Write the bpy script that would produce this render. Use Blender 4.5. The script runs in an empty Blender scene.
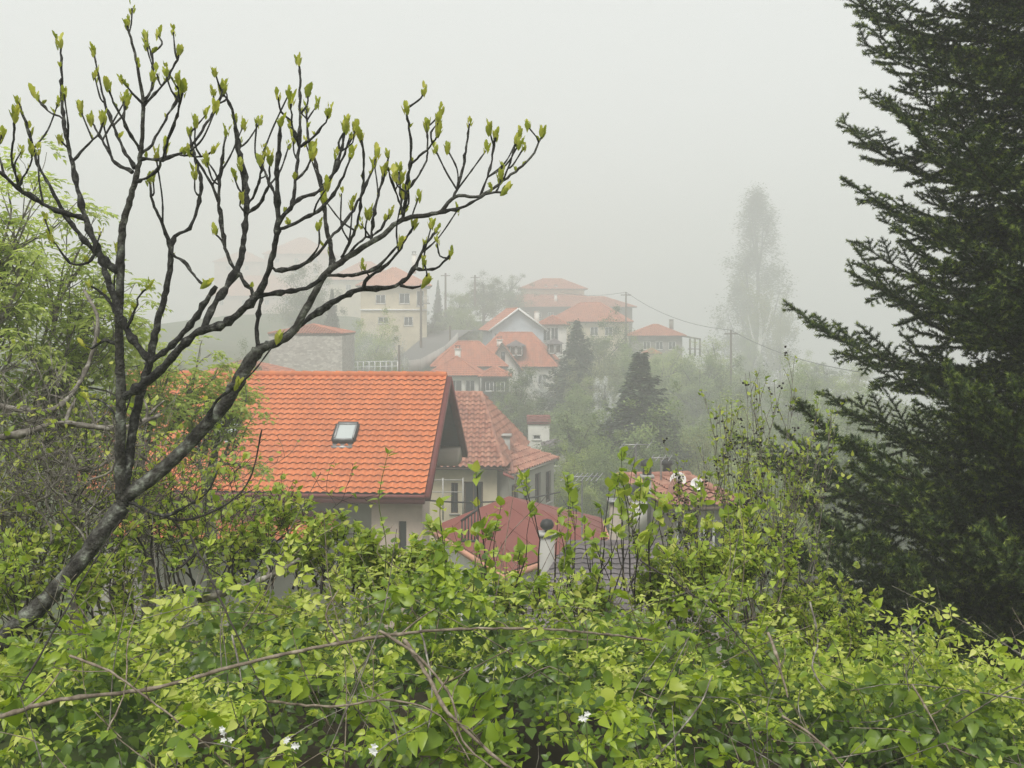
import bpy, math, random
import numpy as np
from mathutils import Vector
R = math.radians
SC = bpy.context.scene
COL = SC.collection
F_, HX, HY = 1050.0, 512.0, 318.0
rng = np.random.default_rng(11)

# ------------------------------------------------------------------ camera, world, sun, exposure
cam = bpy.data.objects.new('camera', bpy.data.cameras.new('camera')); COL.objects.link(cam)
cam.location = (0, 0, 0); cam.rotation_euler = (R(90), 0, 0)
cam.data.sensor_width = 36; cam.data.lens = 36 * F_ / 1024
cam.data.shift_y = -(384 - HY) / 1024
cam.data.clip_start = 0.05; cam.data.clip_end = 3000
SC.camera = cam
SUN_EL, SUN_AZ = 58, 200          # azimuth measured from +Y clockwise
w = bpy.data.worlds.new('World'); SC.world = w; w.use_nodes = True
nt = w.node_tree; nt.nodes.clear()
sky = nt.nodes.new('ShaderNodeTexSky'); sky.sky_type = 'NISHITA'; sky.sun_disc = False
sky.sun_elevation = R(SUN_EL); sky.sun_rotation = R(SUN_AZ); sky.dust_density = 6; sky.air_density = 1.0; sky.ozone_density = 1
hs = nt.nodes.new('ShaderNodeHueSaturation'); hs.inputs['Saturation'].default_value = 0.12
mx = nt.nodes.new('ShaderNodeMix'); mx.data_type = 'RGBA'; mx.inputs[0].default_value = 0.72
mx.inputs[7].default_value = (9.25, 9.5, 9.3, 1)
bg = nt.nodes.new('ShaderNodeBackground'); bg.inputs[1].default_value = 0.110
wo = nt.nodes.new('ShaderNodeOutputWorld')
nt.links.new(sky.outputs[0], hs.inputs['Color']); nt.links.new(hs.outputs[0], mx.inputs[6])
nt.links.new(mx.outputs[2], bg.inputs[0]); nt.links.new(bg.outputs[0], wo.inputs[0])
sun = bpy.data.objects.new('sun', bpy.data.lights.new('sun', 'SUN')); COL.objects.link(sun)
sun.data.energy = 3.0; sun.data.angle = R(22); sun.data.color = (1, .97, .92)
sun.rotation_euler = (R(90 - SUN_EL), 0, R(180 - SUN_AZ))
SC.view_settings.view_transform = 'Standard'; SC.view_settings.look = 'None'
SC.view_settings.exposure = 0.14; SC.view_settings.gamma = 1
cy = SC.cycles
cy.use_denoising = True; cy.denoising_prefilter = 'NONE'; cy.max_bounces = 6; cy.diffuse_bounces = 3; cy.glossy_bounces = 2
cy.transmission_bounces = 4; cy.transparent_max_bounces = 8; cy.volume_bounces = 1; cy.use_light_tree = False; cy.volume_step_rate = 4
cy.caustics_reflective = False; cy.caustics_refractive = False

# ------------------------------------------------------------------ helpers
def at(px, py, Y): return np.array([(px - HX) / F_ * Y, Y, (HY - py) / F_ * Y])
ORG = {}
def tag(o, label=None, cat=None, group=None, kind=None):
    if label: o['label'] = label
    if cat: o['category'] = cat
    if group: o['group'] = group
    if kind: o['kind'] = kind
    return o
def thing(name, loc, label, cat, group=None):
    o = bpy.data.objects.new(name, None); COL.objects.link(o); o.location = loc
    o.empty_display_size = .2
    ORG[o.name] = np.array(loc, float); return tag(o, label, cat, group)
def mesh_data(name, chunks, mats, smooth=False, loc=(0, 0, 0)):
    """chunks: list of (V (n,3), F (m,k)[, mat index])"""
    Vs, starts, totals, idx, mi, off, ls = [], [], [], [], [], 0, 0
    for ch in chunks:
        V, F = np.asarray(ch[0], float), np.asarray(ch[1], int)
        if len(F) == 0: continue
        Vs.append(V); k = F.shape[1]; m = len(F)
        idx.append((F + off).ravel()); starts.append(ls + np.arange(m) * k); totals.append(np.full(m, k))
        mi.append(np.full(m, ch[2] if len(ch) > 2 else 0)); off += len(V); ls += m * k
    V = np.concatenate(Vs) - np.asarray(loc, float); idx = np.concatenate(idx)
    starts = np.concatenate(starts); totals = np.concatenate(totals); mi = np.concatenate(mi)
    me = bpy.data.meshes.new(name)
    me.vertices.add(len(V)); me.vertices.foreach_set('co', V.ravel().astype(np.float32))
    me.loops.add(len(idx)); me.loops.foreach_set('vertex_index', idx.astype(np.int32))
    me.polygons.add(len(starts)); me.polygons.foreach_set('loop_start', starts.astype(np.int32))
    me.polygons.foreach_set('loop_total', totals.astype(np.int32))
    me.polygons.foreach_set('material_index', mi.astype(np.int32))
    if smooth: me.polygons.foreach_set('use_smooth', np.ones(len(starts), bool))
    for m in (mats if isinstance(mats, (list, tuple)) else [mats]): me.materials.append(m)
    me.update(calc_edges=True)
    return me
def obj(name, chunks, mats, parent=None, smooth=False, loc=None):
    if isinstance(chunks, tuple): chunks = [chunks]
    if parent is not None: org = ORG[parent.name]
    else: org = np.array(loc if loc is not None else (0, 0, 0), float)
    me = mesh_data(name, chunks, mats, smooth, org)
    o = bpy.data.objects.new(name, me); COL.objects.link(o)
    if parent is not None: o.parent = parent
    else: o.location = org
    ORG[o.name] = org
    return o
BOXF = np.array([(0, 3, 2, 1), (4, 5, 6, 7), (0, 1, 5, 4), (1, 2, 6, 5), (2, 3, 7, 6), (3, 0, 4, 7)])
def prism(quad, off):
    q = np.asarray(quad, float); return (np.vstack([q, q + np.asarray(off, float)]), BOXF)
def box(c, sx, sy, sz, rot=0):
    c = np.asarray(c, float); ca, sa = math.cos(rot), math.sin(rot)
    ax, ay = np.array([ca, sa, 0]) * sx / 2, np.array([-sa, ca, 0]) * sy / 2
    z = np.array([0, 0, sz / 2])
    q = [c - ax - ay - z, c + ax - ay - z, c + ax + ay - z, c - ax + ay - z]
    return prism(q, 2 * z)
def bar(a, b, wd, up=(0, 0, 1)):
    a, b = np.asarray(a, float), np.asarray(b, float); d = b - a; d /= np.linalg.norm(d)
    u = np.cross(d, up)
    if np.linalg.norm(u) < 1e-3: u = np.cross(d, (1, 0, 0))
    u /= np.linalg.norm(u); v = np.cross(d, u); u, v = u * wd / 2, v * wd / 2
    return prism([a - u - v, a + u - v, a + u + v, a - u + v], b - a)
def tube(P, r, n=6, cap=True):
    P = np.asarray(P, float); r = np.broadcast_to(np.asarray(r, float), (len(P),)); m = len(P)
    T = np.gradient(P, axis=0); T /= np.linalg.norm(T, axis=1)[:, None] + 1e-9
    ref = np.array([0, 0, 1.0]) if abs(T[0, 2]) < .9 else np.array([1.0, 0, 0])
    u = np.cross(T[0], ref); u /= np.linalg.norm(u); U = [u]
    for i in range(1, m):
        u = u - T[i] * np.dot(u, T[i]); u /= np.linalg.norm(u) + 1e-9; U.append(u)
    U = np.array(U); W = np.cross(T, U); a = np.arange(n) * 2 * np.pi / n
    V = P[:, None] + r[:, None, None] * (np.cos(a)[None, :, None] * U[:, None] + np.sin(a)[None, :, None] * W[:, None])
    V = V.reshape(-1, 3); i = np.arange(m - 1)[:, None] * n; j = np.arange(n)[None]
    jn = (j + 1) % n
    Fq = np.stack([i + j, i + jn, i + n + jn, i + n + j], -1).reshape(-1, 4)
    if cap:
        V = np.vstack([V, P[:1], P[-1:]]); c0, c1 = m * n, m * n + 1
        cq = [(c0, (k + 1) % n, k, k) for k in range(0)]
        tri0 = np.array([(c0, (k + 1) % n, k) for k in range(n)]); b = (m - 1) * n
        tri1 = np.array([(c1, b + k, b + (k + 1) % n) for k in range(n)])
        return (V, Fq), (V, np.vstack([tri0, tri1]))
    return ((V, Fq),)
def join(parts):
    """merge chunks grouped by face size (drops unused verts only logically)"""
    by = {}
    for p in parts:
        k = np.asarray(p[1]).shape[1], (p[2] if len(p) > 2 else 0)
        by.setdefault(k, []).append(p)
    out = []
    for k, ps in by.items():
        off, Vs, Fs = 0, [], []
        for p in ps: Vs.append(p[0]); Fs.append(np.asarray(p[1]) + off); off += len(p[0])
        out.append((np.concatenate(Vs), np.concatenate(Fs), k[1]))
    return out
def tubes(lst, n=6, cap=False):
    o = []
    for P, r in lst: o += list(tube(P, r, n, cap)) if cap else [tube(P, r, n, False)[0]]
    return join(o)
def lathe(prof, c, n=14):
    """prof list of (r,z)"""
    P = np.array([[c[0], c[1], c[2] + z] for r, z in prof]); a = np.arange(n) * 2 * np.pi / n
    rr = np.array([r for r, z in prof])
    V = (P[:, None] + rr[:, None, None] * np.stack([np.cos(a), np.sin(a), 0 * a], -1)[None]).reshape(-1, 3)
    m = len(prof); i = np.arange(m - 1)[:, None] * n; j = np.arange(n)[None]; jn = (j + 1) % n
    return (V, np.stack([i + j, i + jn, i + n + jn, i + n + j], -1).reshape(-1, 4))
def rand_rot(n, normal=(0, 0, 1), spread=1.0, g=rng):
    """frames whose z axis is near normal; returns (n,3,3) columns = x,y,z axes"""
    nrm = np.asarray(normal, float); nrm = np.broadcast_to(nrm, (n, 3)) if nrm.ndim == 1 else nrm
    z = nrm + g.normal(size=(n, 3)) * spread; z /= np.linalg.norm(z, axis=1)[:, None] + 1e-9
    x = g.normal(size=(n, 3)); x -= z * (x * z).sum(1)[:, None]; x /= np.linalg.norm(x, axis=1)[:, None] + 1e-9
    return np.stack([x, np.cross(z, x), z], -1)
def frames(y, up):
    """frames with y axis along given dirs, z near up"""
    y = y / (np.linalg.norm(y, axis=1)[:, None] + 1e-9); z = up - y * (up * y).sum(1)[:, None]
    z /= np.linalg.norm(z, axis=1)[:, None] + 1e-9
    return np.stack([np.cross(y, z), y, z], -1)
def scatter(tV, tF, pos, M, s):
    n = len(pos); s = np.asarray(s, float)
    if s.ndim == 1: s = s[:, None]
    W = np.einsum('nij,nkj->nki', M, tV[None] * s[:, None, :]) + pos[:, None]
    k = len(tV); Fa = (tF[None] + (np.arange(n) * k)[:, None, None]).reshape(-1, tF.shape[1])
    return (W.reshape(-1, 3), Fa)
# leaf templates, unit length along +y, z up
LEAF_V = np.array([(0, .04, 0), (-.30, .17, .10), (0, .25, 0), (.30, .17, .10), (-.37, .48, .09), (0, .55, -.02), (.37, .48, .09), (-.21, .82, -.02), (0, .84, -.08), (.21, .82, -.02), (0, 1.15, -.22)])
LEAF_F = np.array([(0, 2, 1, 1), (0, 3, 2, 2), (1, 2, 5, 4), (2, 3, 6, 5), (4, 5, 8, 7), (5, 6, 9, 8), (7, 8, 10, 10), (8, 9, 10, 10)])
def tri_split(F):
    out = []
    for f in F:
        f = list(dict.fromkeys(f)); out.append(f[:3])
        if len(f) == 4: out.append([f[0], f[2], f[3]])
    return np.array(out)
LEAF_T = tri_split(LEAF_F)
RH_V = np.array([(0, 0, 0), (-.32, .5, .06), (0, 1, -.05), (.32, .5, .06)]); RH_F = np.array([(0, 3, 2, 1)])
NARROW_V = LEAF_V * np.array([.62, 1, 1])
def lobed():
    # young fig leaf: pointed three-lobed blade cupped along its midrib
    o = [(0, 0, 0), (-.17, .2, .05), (-.29, .52, .10), (-.20, .60, .03), (-.17, .80, .03), (0, .98, .0), (.17, .80, .03), (.20, .60, .03), (.29, .52, .10), (.17, .2, .05), (0, .4, -.03)]
    f = [(10, k + 1, k) for k in range(9)] + [(10, 0, 9)]
    return np.array(o, float), np.array(f)
LOB_V, LOB_T = lobed()

# ------------------------------------------------------------------ materials
def new_mat(name):
    m = bpy.data.materials.new(name); m.use_nodes = True; n = m.node_tree; n.nodes.clear()
    out = n.nodes.new('ShaderNodeOutputMaterial'); return m, n, out
def N(n, t, **kw):
    nd = n.nodes.new(t)
    for k, v in kw.items():
        if k.startswith('i_'): nd.inputs[k[2:].replace('_', ' ')].default_value = v
        else: setattr(nd, k, v)
    return nd
def ramp(n, stops):
    r = n.nodes.new('ShaderNodeValToRGB'); e = r.color_ramp.elements
    e[0].position, e[0].color = stops[0][0], (*stops[0][1], 1); e[1].position, e[1].color = stops[-1][0], (*stops[-1][1], 1)
    for p, c in stops[1:-1]:
        x = e.new(p); x.color = (*c, 1)
    return r
def leaf_mat(name, stops, trans=.35, rough=.5, clump=.0, cscale=.6):
    m, n, out = new_mat(name)
    g = N(n, 'ShaderNodeNewGeometry'); r = ramp(n, stops); src = g.outputs['Random Per Island']
    if clump:
        tc = N(n, 'ShaderNodeTexCoord'); no = N(n, 'ShaderNodeTexNoise'); no.inputs['Scale'].default_value = cscale; no.inputs['Detail'].default_value = 3
        n.links.new(tc.outputs['Object'], no.inputs['Vector'])
        mp = N(n, 'ShaderNodeMapRange'); mp.inputs[1].default_value = .3; mp.inputs[2].default_value = .7
        n.links.new(no.outputs[0], mp.inputs[0])
        mi = N(n, 'ShaderNodeMix'); mi.inputs[0].default_value = clump
        n.links.new(src, mi.inputs[2]); n.links.new(mp.outputs[0], mi.inputs[3]); src = mi.outputs[0]
    n.links.new(src, r.inputs[0])
    p = N(n, 'ShaderNodeBsdfPrincipled'); p.inputs['Roughness'].default_value = rough; p.inputs['Specular IOR Level'].default_value = .35
    n.links.new(r.outputs[0], p.inputs['Base Color'])
    if trans:
        t = N(n, 'ShaderNodeBsdfTranslucent'); hv = N(n, 'ShaderNodeHueSaturation'); hv.inputs['Saturation'].default_value = 1.1; hv.inputs['Value'].default_value = 1.25
        n.links.new(r.outputs[0], hv.inputs['Color']); n.links.new(hv.outputs[0], t.inputs[0])
        ms = N(n, 'ShaderNodeMixShader'); ms.inputs[0].default_value = trans
        n.links.new(p.outputs[0], ms.inputs[1]); n.links.new(t.outputs[0], ms.inputs[2]); n.links.new(ms.outputs[0], out.inputs[0])
    else: n.links.new(p.outputs[0], out.inputs[0])
    return m
def noise_mat(name, stops, scale=5, rough=.8, detail=6, bump=0, bscale=None, stretch=None, spec=.3, contrast=(.3, .7), metal=0, fine=None):
    m, n, out = new_mat(name)
    tc = N(n, 'ShaderNodeTexCoord'); v = tc.outputs['Object']
    if stretch:
        mp = N(n, 'ShaderNodeMapping'); mp.inputs['Scale'].default_value = stretch; n.links.new(v, mp.inputs[0]); v = mp.outputs[0]
    no = N(n, 'ShaderNodeTexNoise'); no.inputs['Scale'].default_value = scale; no.inputs['Detail'].default_value = detail; no.inputs['Roughness'].default_value = .62
    n.links.new(v, no.inputs['Vector'])
    mr = N(n, 'ShaderNodeMapRange'); mr.inputs[1].default_value, mr.inputs[2].default_value = contrast
    n.links.new(no.outputs[0], mr.inputs[0])
    r = ramp(n, stops); n.links.new(mr.outputs[0], r.inputs[0])
    p = N(n, 'ShaderNodeBsdfPrincipled'); p.inputs['Roughness'].default_value = rough; p.inputs['Specular IOR Level'].default_value = spec; p.inputs['Metallic'].default_value = metal
    n.links.new(r.outputs[0], p.inputs['Base Color'])
    if bump:
        nb = N(n, 'ShaderNodeTexNoise'); nb.inputs['Scale'].default_value = bscale or scale * 4; nb.inputs['Detail'].default_value = 4; n.links.new(v, nb.inputs['Vector'])
        b = N(n, 'ShaderNodeBump'); b.inputs['Strength'].default_value = bump; b.inputs['Distance'].default_value = .02
        n.links.new(nb.outputs[0], b.inputs['Height']); n.links.new(b.outputs[0], p.inputs['Normal'])
    n.links.new(p.outputs[0], out.inputs[0]); return m
def tile_mat(name, c1, c2, dirt, amt=.4, cell=3.2):
    m, n, out = new_mat(name); tc = N(n, 'ShaderNodeTexCoord')
    vo = N(n, 'ShaderNodeTexVoronoi'); vo.inputs['Scale'].default_value = cell; n.links.new(tc.outputs['Object'], vo.inputs['Vector'])
    sp = N(n, 'ShaderNodeSeparateColor'); n.links.new(vo.outputs['Color'], sp.inputs[0])
    r = ramp(n, [(0, c1), (1, c2)]); n.links.new(sp.outputs[0], r.inputs[0])
    no = N(n, 'ShaderNodeTexNoise'); no.inputs['Scale'].default_value = .9; no.inputs['Detail'].default_value = 8; no.inputs['Roughness'].default_value = .7
    mp = N(n, 'ShaderNodeMapping'); mp.inputs['Scale'].default_value = (2.2, .8, .8); n.links.new(tc.outputs['Object'], mp.inputs[0]); n.links.new(mp.outputs[0], no.inputs['Vector'])
    mr = N(n, 'ShaderNodeMapRange'); mr.inputs[1].default_value, mr.inputs[2].default_value, mr.inputs[4].default_value = .45, .75, amt
    n.links.new(no.outputs[0], mr.inputs[0])
    mi = N(n, 'ShaderNodeMix', data_type='RGBA'); mi.inputs[7].default_value = (*dirt, 1)
    n.links.new(mr.outputs[0], mi.inputs[0]); n.links.new(r.outputs[0], mi.inputs[6])
    p = N(n, 'ShaderNodeBsdfPrincipled'); p.inputs['Roughness'].default_value = .7; p.inputs['Specular IOR Level'].default_value = .3
    n.links.new(mi.outputs[2], p.inputs['Base Color']); n.links.new(p.outputs[0], out.inputs[0]); return m
def stone_mat(name, stops, mortar, scale=3.5):
    m, n, out = new_mat(name); tc = N(n, 'ShaderNodeTexCoord')
    mp = N(n, 'ShaderNodeMapping'); mp.inputs['Scale'].default_value = (1, 1, 1.8); n.links.new(tc.outputs['Object'], mp.inputs[0])
    vo = N(n, 'ShaderNodeTexVoronoi'); vo.inputs['Scale'].default_value = scale; n.links.new(mp.outputs[0], vo.inputs['Vector'])
    ve = N(n, 'ShaderNodeTexVoronoi', feature='DISTANCE_TO_EDGE'); ve.inputs['Scale'].default_value = scale; n.links.new(mp.outputs[0], ve.inputs['Vector'])
    sp = N(n, 'ShaderNodeSeparateColor'); n.links.new(vo.outputs['Color'], sp.inputs[0]); r = ramp(n, stops); n.links.new(sp.outputs[0], r.inputs[0])
    mr = N(n, 'ShaderNodeMapRange'); mr.inputs[1].default_value, mr.inputs[2].default_value, mr.inputs[3].default_value, mr.inputs[4].default_value = .02, .08, 1, 0
    n.links.new(ve.outputs['Distance'], mr.inputs[0])
    mi = N(n, 'ShaderNodeMix', data_type='RGBA'); mi.inputs[7].default_value = (*mortar, 1); n.links.new(mr.outputs[0], mi.inputs[0]); n.links.new(r.outputs[0], mi.inputs[6])
    p = N(n, 'ShaderNodeBsdfPrincipled'); p.inputs['Roughness'].default_value = .9; n.links.new(mi.outputs[2], p.inputs['Base Color'])
    n.links.new(p.outputs[0], out.inputs[0]); return m
def glass_mat(name, col, rough=.08):
    m, n, out = new_mat(name); p = N(n, 'ShaderNodeBsdfPrincipled'); p.inputs['Base Color'].default_value = (*col, 1)
    p.inputs['Roughness'].default_value = rough; p.inputs['Specular IOR Level'].default_value = .8; n.links.new(p.outputs[0], out.inputs[0]); return m
M = {}
M['soil'] = noise_mat('soil', [(0, (.028, .022, .015)), (1, (.06, .05, .03))], 3, .95)
M['grass'] = noise_mat('hill_grass', [(0, (.035, .05, .018)), (.5, (.06, .085, .025)), (1, (.10, .09, .05))], .6, .95, bump=.4)
M['fig_bark'] = noise_mat('fig_bark', [(0, (.007, .006, .006)), (.42, (.02, .019, .017)), (.7, (.06, .06, .054)), (1, (.22, .23, .20))], 30, .85, bump=.7, bscale=90, contrast=(.32, .72))
M['fig_bark_old'] = noise_mat('fig_bark_old', [(0, (.012, .011, .009)), (.35, (.038, .035, .03)), (.62, (.09, .09, .078)), (1, (.26, .28, .23))], 17, .9, bump=.8, bscale=70, contrast=(.35, .7))
M['twig_dark'] = noise_mat('twig_dark', [(0, (.014, .011, .010)), (1, (.06, .05, .045))], 30, .8)
M['twig_grey'] = noise_mat('twig_grey', [(0, (.07, .06, .05)), (.6, (.19, .17, .145)), (1, (.34, .32, .28))], 20, .85, contrast=(.35, .65))
M['cane'] = noise_mat('cane', [(0, (.07, .052, .038)), (.5, (.17, .135, .10)), (1, (.33, .28, .22))], 28, .7, stretch=(1, 1, 1))
M['green_stem'] = noise_mat('green_stem', [(0, (.08, .11, .03)), (1, (.16, .19, .06))], 16, .6)
M['bark'] = noise_mat('bark', [(0, (.04, .035, .03)), (1, (.10, .09, .075))], 5, .9)
M['birch_bark'] = noise_mat('birch_bark', [(0, (.3, .3, .28)), (.3, (.7, .7, .66)), (1, (.8, .8, .77))], 1.5, .8)
M['fig_leaf'] = leaf_mat('fig_leaf', [(0, (.30, .35, .05)), (.5, (.44, .48, .07)), (1, (.58, .56, .12))], .4, .4)
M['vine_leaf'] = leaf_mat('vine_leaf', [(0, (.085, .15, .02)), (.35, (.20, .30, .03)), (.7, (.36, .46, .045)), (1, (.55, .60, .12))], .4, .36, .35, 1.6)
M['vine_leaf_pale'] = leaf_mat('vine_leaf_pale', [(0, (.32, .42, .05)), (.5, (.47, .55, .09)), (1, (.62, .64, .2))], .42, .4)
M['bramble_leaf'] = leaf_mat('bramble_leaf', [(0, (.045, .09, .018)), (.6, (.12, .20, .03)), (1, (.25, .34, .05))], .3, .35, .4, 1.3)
M['shrub_leaf'] = leaf_mat('shrub_leaf', [(0, (.20, .29, .04)), (.5, (.33, .43, .06)), (1, (.50, .52, .11))], .45, .4)
M['left_leaf'] = leaf_mat('left_leaf', [(0, (.26, .34, .09)), (.5, (.40, .48, .13)), (1, (.56, .60, .22))], .6, .42, .3, .8)
M['fir_needle'] = leaf_mat('fir_needle', [(0, (.010, .023, .007)), (.5, (.028, .054, .012)), (.82, (.07, .11, .022)), (1, (.17, .22, .04))], .06, .45, .3, 1.2)
M['fir_tip'] = leaf_mat('fir_tip', [(0, (.12, .17, .03)), (1, (.26, .32, .06))], .2, .45)
M['fir_bark'] = noise_mat('fir_bark', [(0, (.02, .017, .014)), (1, (.06, .05, .04))], 12, .9)
for k, (a, b, c) in {'a': ((.08, .13, .04), (.18, .25, .065), (.30, .36, .11)), 'b': ((.14, .20, .05), (.27, .34, .08), (.42, .47, .14)),
                     'c': ((.05, .085, .03), (.11, .15, .05), (.19, .24, .08)), 'd': ((.15, .17, .07), (.24, .26, .11), (.34, .35, .17)),
                     'con': ((.02, .038, .018), (.045, .07, .032), (.08, .115, .05)), 'blo': ((.1, .14, .06), (.5, .52, .48), (.75, .75, .74))}.items():
    M['crown_' + k] = leaf_mat('crown_' + k, [(0, a), (.5, b), (1, c)], .25, .55, .5, 6.0 if k != 'blo' else 8)
M['tile_orange'] = tile_mat('tile_orange', (.50, .150, .058), (.60, .185, .07), (.33, .12, .065), .6, 3.4)
M['tile_terra'] = tile_mat('tile_terra', (.28, .115, .08), (.42, .21, .145), (.20, .12, .095), .8, 3.6)
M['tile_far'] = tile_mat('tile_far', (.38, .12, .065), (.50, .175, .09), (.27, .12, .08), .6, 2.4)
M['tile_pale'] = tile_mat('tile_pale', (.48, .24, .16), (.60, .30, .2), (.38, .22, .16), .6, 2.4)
M['tile_slate'] = tile_mat('tile_slate', (.10, .085, .088), (.17, .145, .15), (.07, .06, .06), .6, 3)
M['red_metal'] = noise_mat('red_metal', [(0, (.17, .045, .035)), (1, (.22, .062, .047))], 1.2, .55, stretch=(1, 1, 1))
M['red_trim'] = noise_mat('red_trim', [(0, (.12, .03, .028)), (1, (.16, .04, .035))], 5, .6)
M['wood_dark'] = noise_mat('wood_dark', [(0, (.035, .032, .030)), (1, (.065, .06, .056))], 6, .8, stretch=(1, 1, 8))
M['wood_brown'] = noise_mat('wood_brown', [(0, (.07, .05, .035)), (1, (.13, .09, .065))], 8, .8)
M['tile_lip_shade'] = noise_mat('tile_lip_shade', [(0, (.16, .055, .035)), (1, (.28, .09, .05))], 3, .9)  # painted shade: darker tile colour for the undersides of the course lips
def pl(nm, c, v=.85): M[nm] = noise_mat(nm, [(0, tuple(x * v * .8 for x in c)), (.4, tuple(x * v for x in c)), (1, c)], .9, .9, 8, bump=.15, bscale=30)
pl('plaster_pink', (.58, .47, .40)); pl('plaster_beige', (.36, .31, .26)); pl('plaster_grey', (.42, .40, .35)); pl('plaster_cream', (.66, .58, .42))
pl('plaster_white', (.76, .74, .68)); pl('plaster_blue', (.55, .60, .66)); pl('concrete', (.42, .41, .38)); pl('plaster_peach', (.60, .44, .36))
M['stone'] = stone_mat('stone', [(0, (.30, .27, .24)), (.5, (.42, .39, .35)), (1, (.55, .52, .47))], (.36, .34, .31))
M['stone_dark'] = stone_mat('stone_dark', [(0, (.16, .15, .13)), (1, (.30, .28, .25))], (.25, .24, .22), 2.5)
M['white_paint'] = noise_mat('white_paint', [(0, (.70, .70, .68)), (1, (.8, .8, .78))], 4, .5)
M['grey_metal'] = noise_mat('grey_metal', [(0, (.25, .25, .25)), (1, (.38, .38, .38))], 8, .45, metal=.6)
M['black_metal'] = noise_mat('black_metal', [(0, (.012, .012, .012)), (1, (.03, .03, .03))], 8, .5)
M['cable'] = noise_mat('cable', [(0, (.03, .03, .03)), (1, (.05, .05, .05))], 8, .6)
M['asphalt'] = noise_mat('asphalt', [(0, (.10, .10, .095)), (1, (.15, .15, .14))], 6, .9)
M['pane'] = glass_mat('pane', (.035, .04, .045)); M['sky_pane'] = glass_mat('sky_pane', (.42, .46, .45), .12)

# ------------------------------------------------------------------ terrain
CP = [(0, -40, 7), (-40, -30, 10), (40, -30, 4), (0, -6, -1.4), (-5, 0, -1.5), (5, 0, -1.6), (0, 0, -1.7), (-3, 4.5, -1.75), (0, 4, -2.0), (4, 4, -2.2), (0, 7, -3.0),
      (-8, 8, -3.0), (5.5, 9, -3.7), (12, 10, -4.5), (0, 12, -5.2), (-12, 16, -5.2), (10, 18, -8), (-3, 19, -7.6), (3, 20, -8.4), (-8, 27, -9), (-16, 34, -9), (1, 27, -9), (4, 30, -9.5), (-2, 42, -10.2), (1, 46, -10.6),
      (8, 45, -12.5), (3, 60, -13), (14, 65, -15), (25, 60, -17), (8, 80, -13.5), (0, 75, -11), (-12, 60, -8), (-30, 50, -4), (-18, 92, -7), (-8, 92, -8), (30, 90, -20),
      (-6, 100, -9.5), (4, 105, -10.5), (12, 110, -12.5), (-13, 135, -5), (-20, 130, -4.8), (-6, 125, -7), (2, 128, -5.5), (18, 120, -12), (22, 150, -9), (6, 165, -2.5), (16, 160, -4.5), (27, 150, -6.5), (35, 150, -12),
      (-42, 200, 1), (-50, 150, -4), (-70, 90, -4), (-40, 90, -3), (-3, 180, 0), (45, 180, -16), (56, 230, -19), (75, 230, -24), (90, 150, -32), (60, 90, -26), (130, 220, -50), (100, 60, -36),
      (-110, 200, 0), (0, 300, -22), (60, 330, -45), (-150, 350, -12), (150, 400, -75), (0, 480, -60), (-250, 480, -45), (260, 480, -95), (260, 200, -80), (260, 0, -70), (-260, 0, 8), (-260, 250, -8), (0, -120, 18), (-200, -120, 35), (200, -120, -10)]
CPA = np.array(CP, float)
def ground(x, y):
    x = np.atleast_1d(np.asarray(x, float)); y = np.atleast_1d(np.asarray(y, float))
    d2 = (x[:, None] - CPA[None, :, 0]) ** 2 + (y[:, None] - CPA[None, :, 1]) ** 2
    # distances shrink near the camera, so a local scale follows the range
    sc = 1 + .01 * (x ** 2 + y ** 2)[:, None]
    wt = 1 / (d2 / sc + .25) ** 1.7
    return (wt * CPA[None, :, 2]).sum(1) / wt.sum(1)
def gz(x, y): return float(ground(x, y)[0])
def ground_sheet():
    ys = np.concatenate([np.linspace(-110, -2, 28), np.linspace(0, 30, 70), np.linspace(31, 200, 130), np.linspace(206, 470, 45)])
    xs = np.concatenate([np.linspace(-250, -62, 30), np.linspace(-60, -12, 50), np.linspace(-11, 14, 62), np.linspace(15, 80, 62), np.linspace(84, 250, 30)])
    X, Y = np.meshgrid(xs, ys); Z = np.concatenate([ground(X[i], Y[i]) for i in range(len(ys))]).reshape(X.shape)
    n1 = np.sin(X * .9 + Y * .3) * np.sin(Y * .7 - X * .2); Z += .05 * n1 * np.clip(Y / 10, 0, 2)
    V = np.stack([X, Y, Z], -1).reshape(-1, 3); a, b = X.shape
    i = np.arange(a - 1)[:, None] * b; j = np.arange(b - 1)[None]
    Fq = np.stack([i + j, i + j + 1, i + b + j + 1, i + b + j], -1).reshape(-1, 4)
    tag(obj('ground', (V, Fq), M['grass'], smooth=True), kind='structure')
ground_sheet()

# ------------------------------------------------------------------ haze
def haze_box():
    m, n, out = new_mat('haze'); v = N(n, 'ShaderNodeVolumePrincipled'); v.inputs['Color'].default_value = (.91, .922, .907, 1)
    v.inputs['Density'].default_value = HAZE; v.inputs['Anisotropy'].default_value = 0.1
    v.inputs['Density Attribute'].default_value = ''
    n.links.new(v.outputs[0], out.inputs['Volume'])
    V, Fc = box((0, 180, (-97 + 34) / 2), 520, 600, 131)
    tag(obj('haze', (V, Fc), m), kind='stuff')
HAZE = 0.0059
haze_box()

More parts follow.
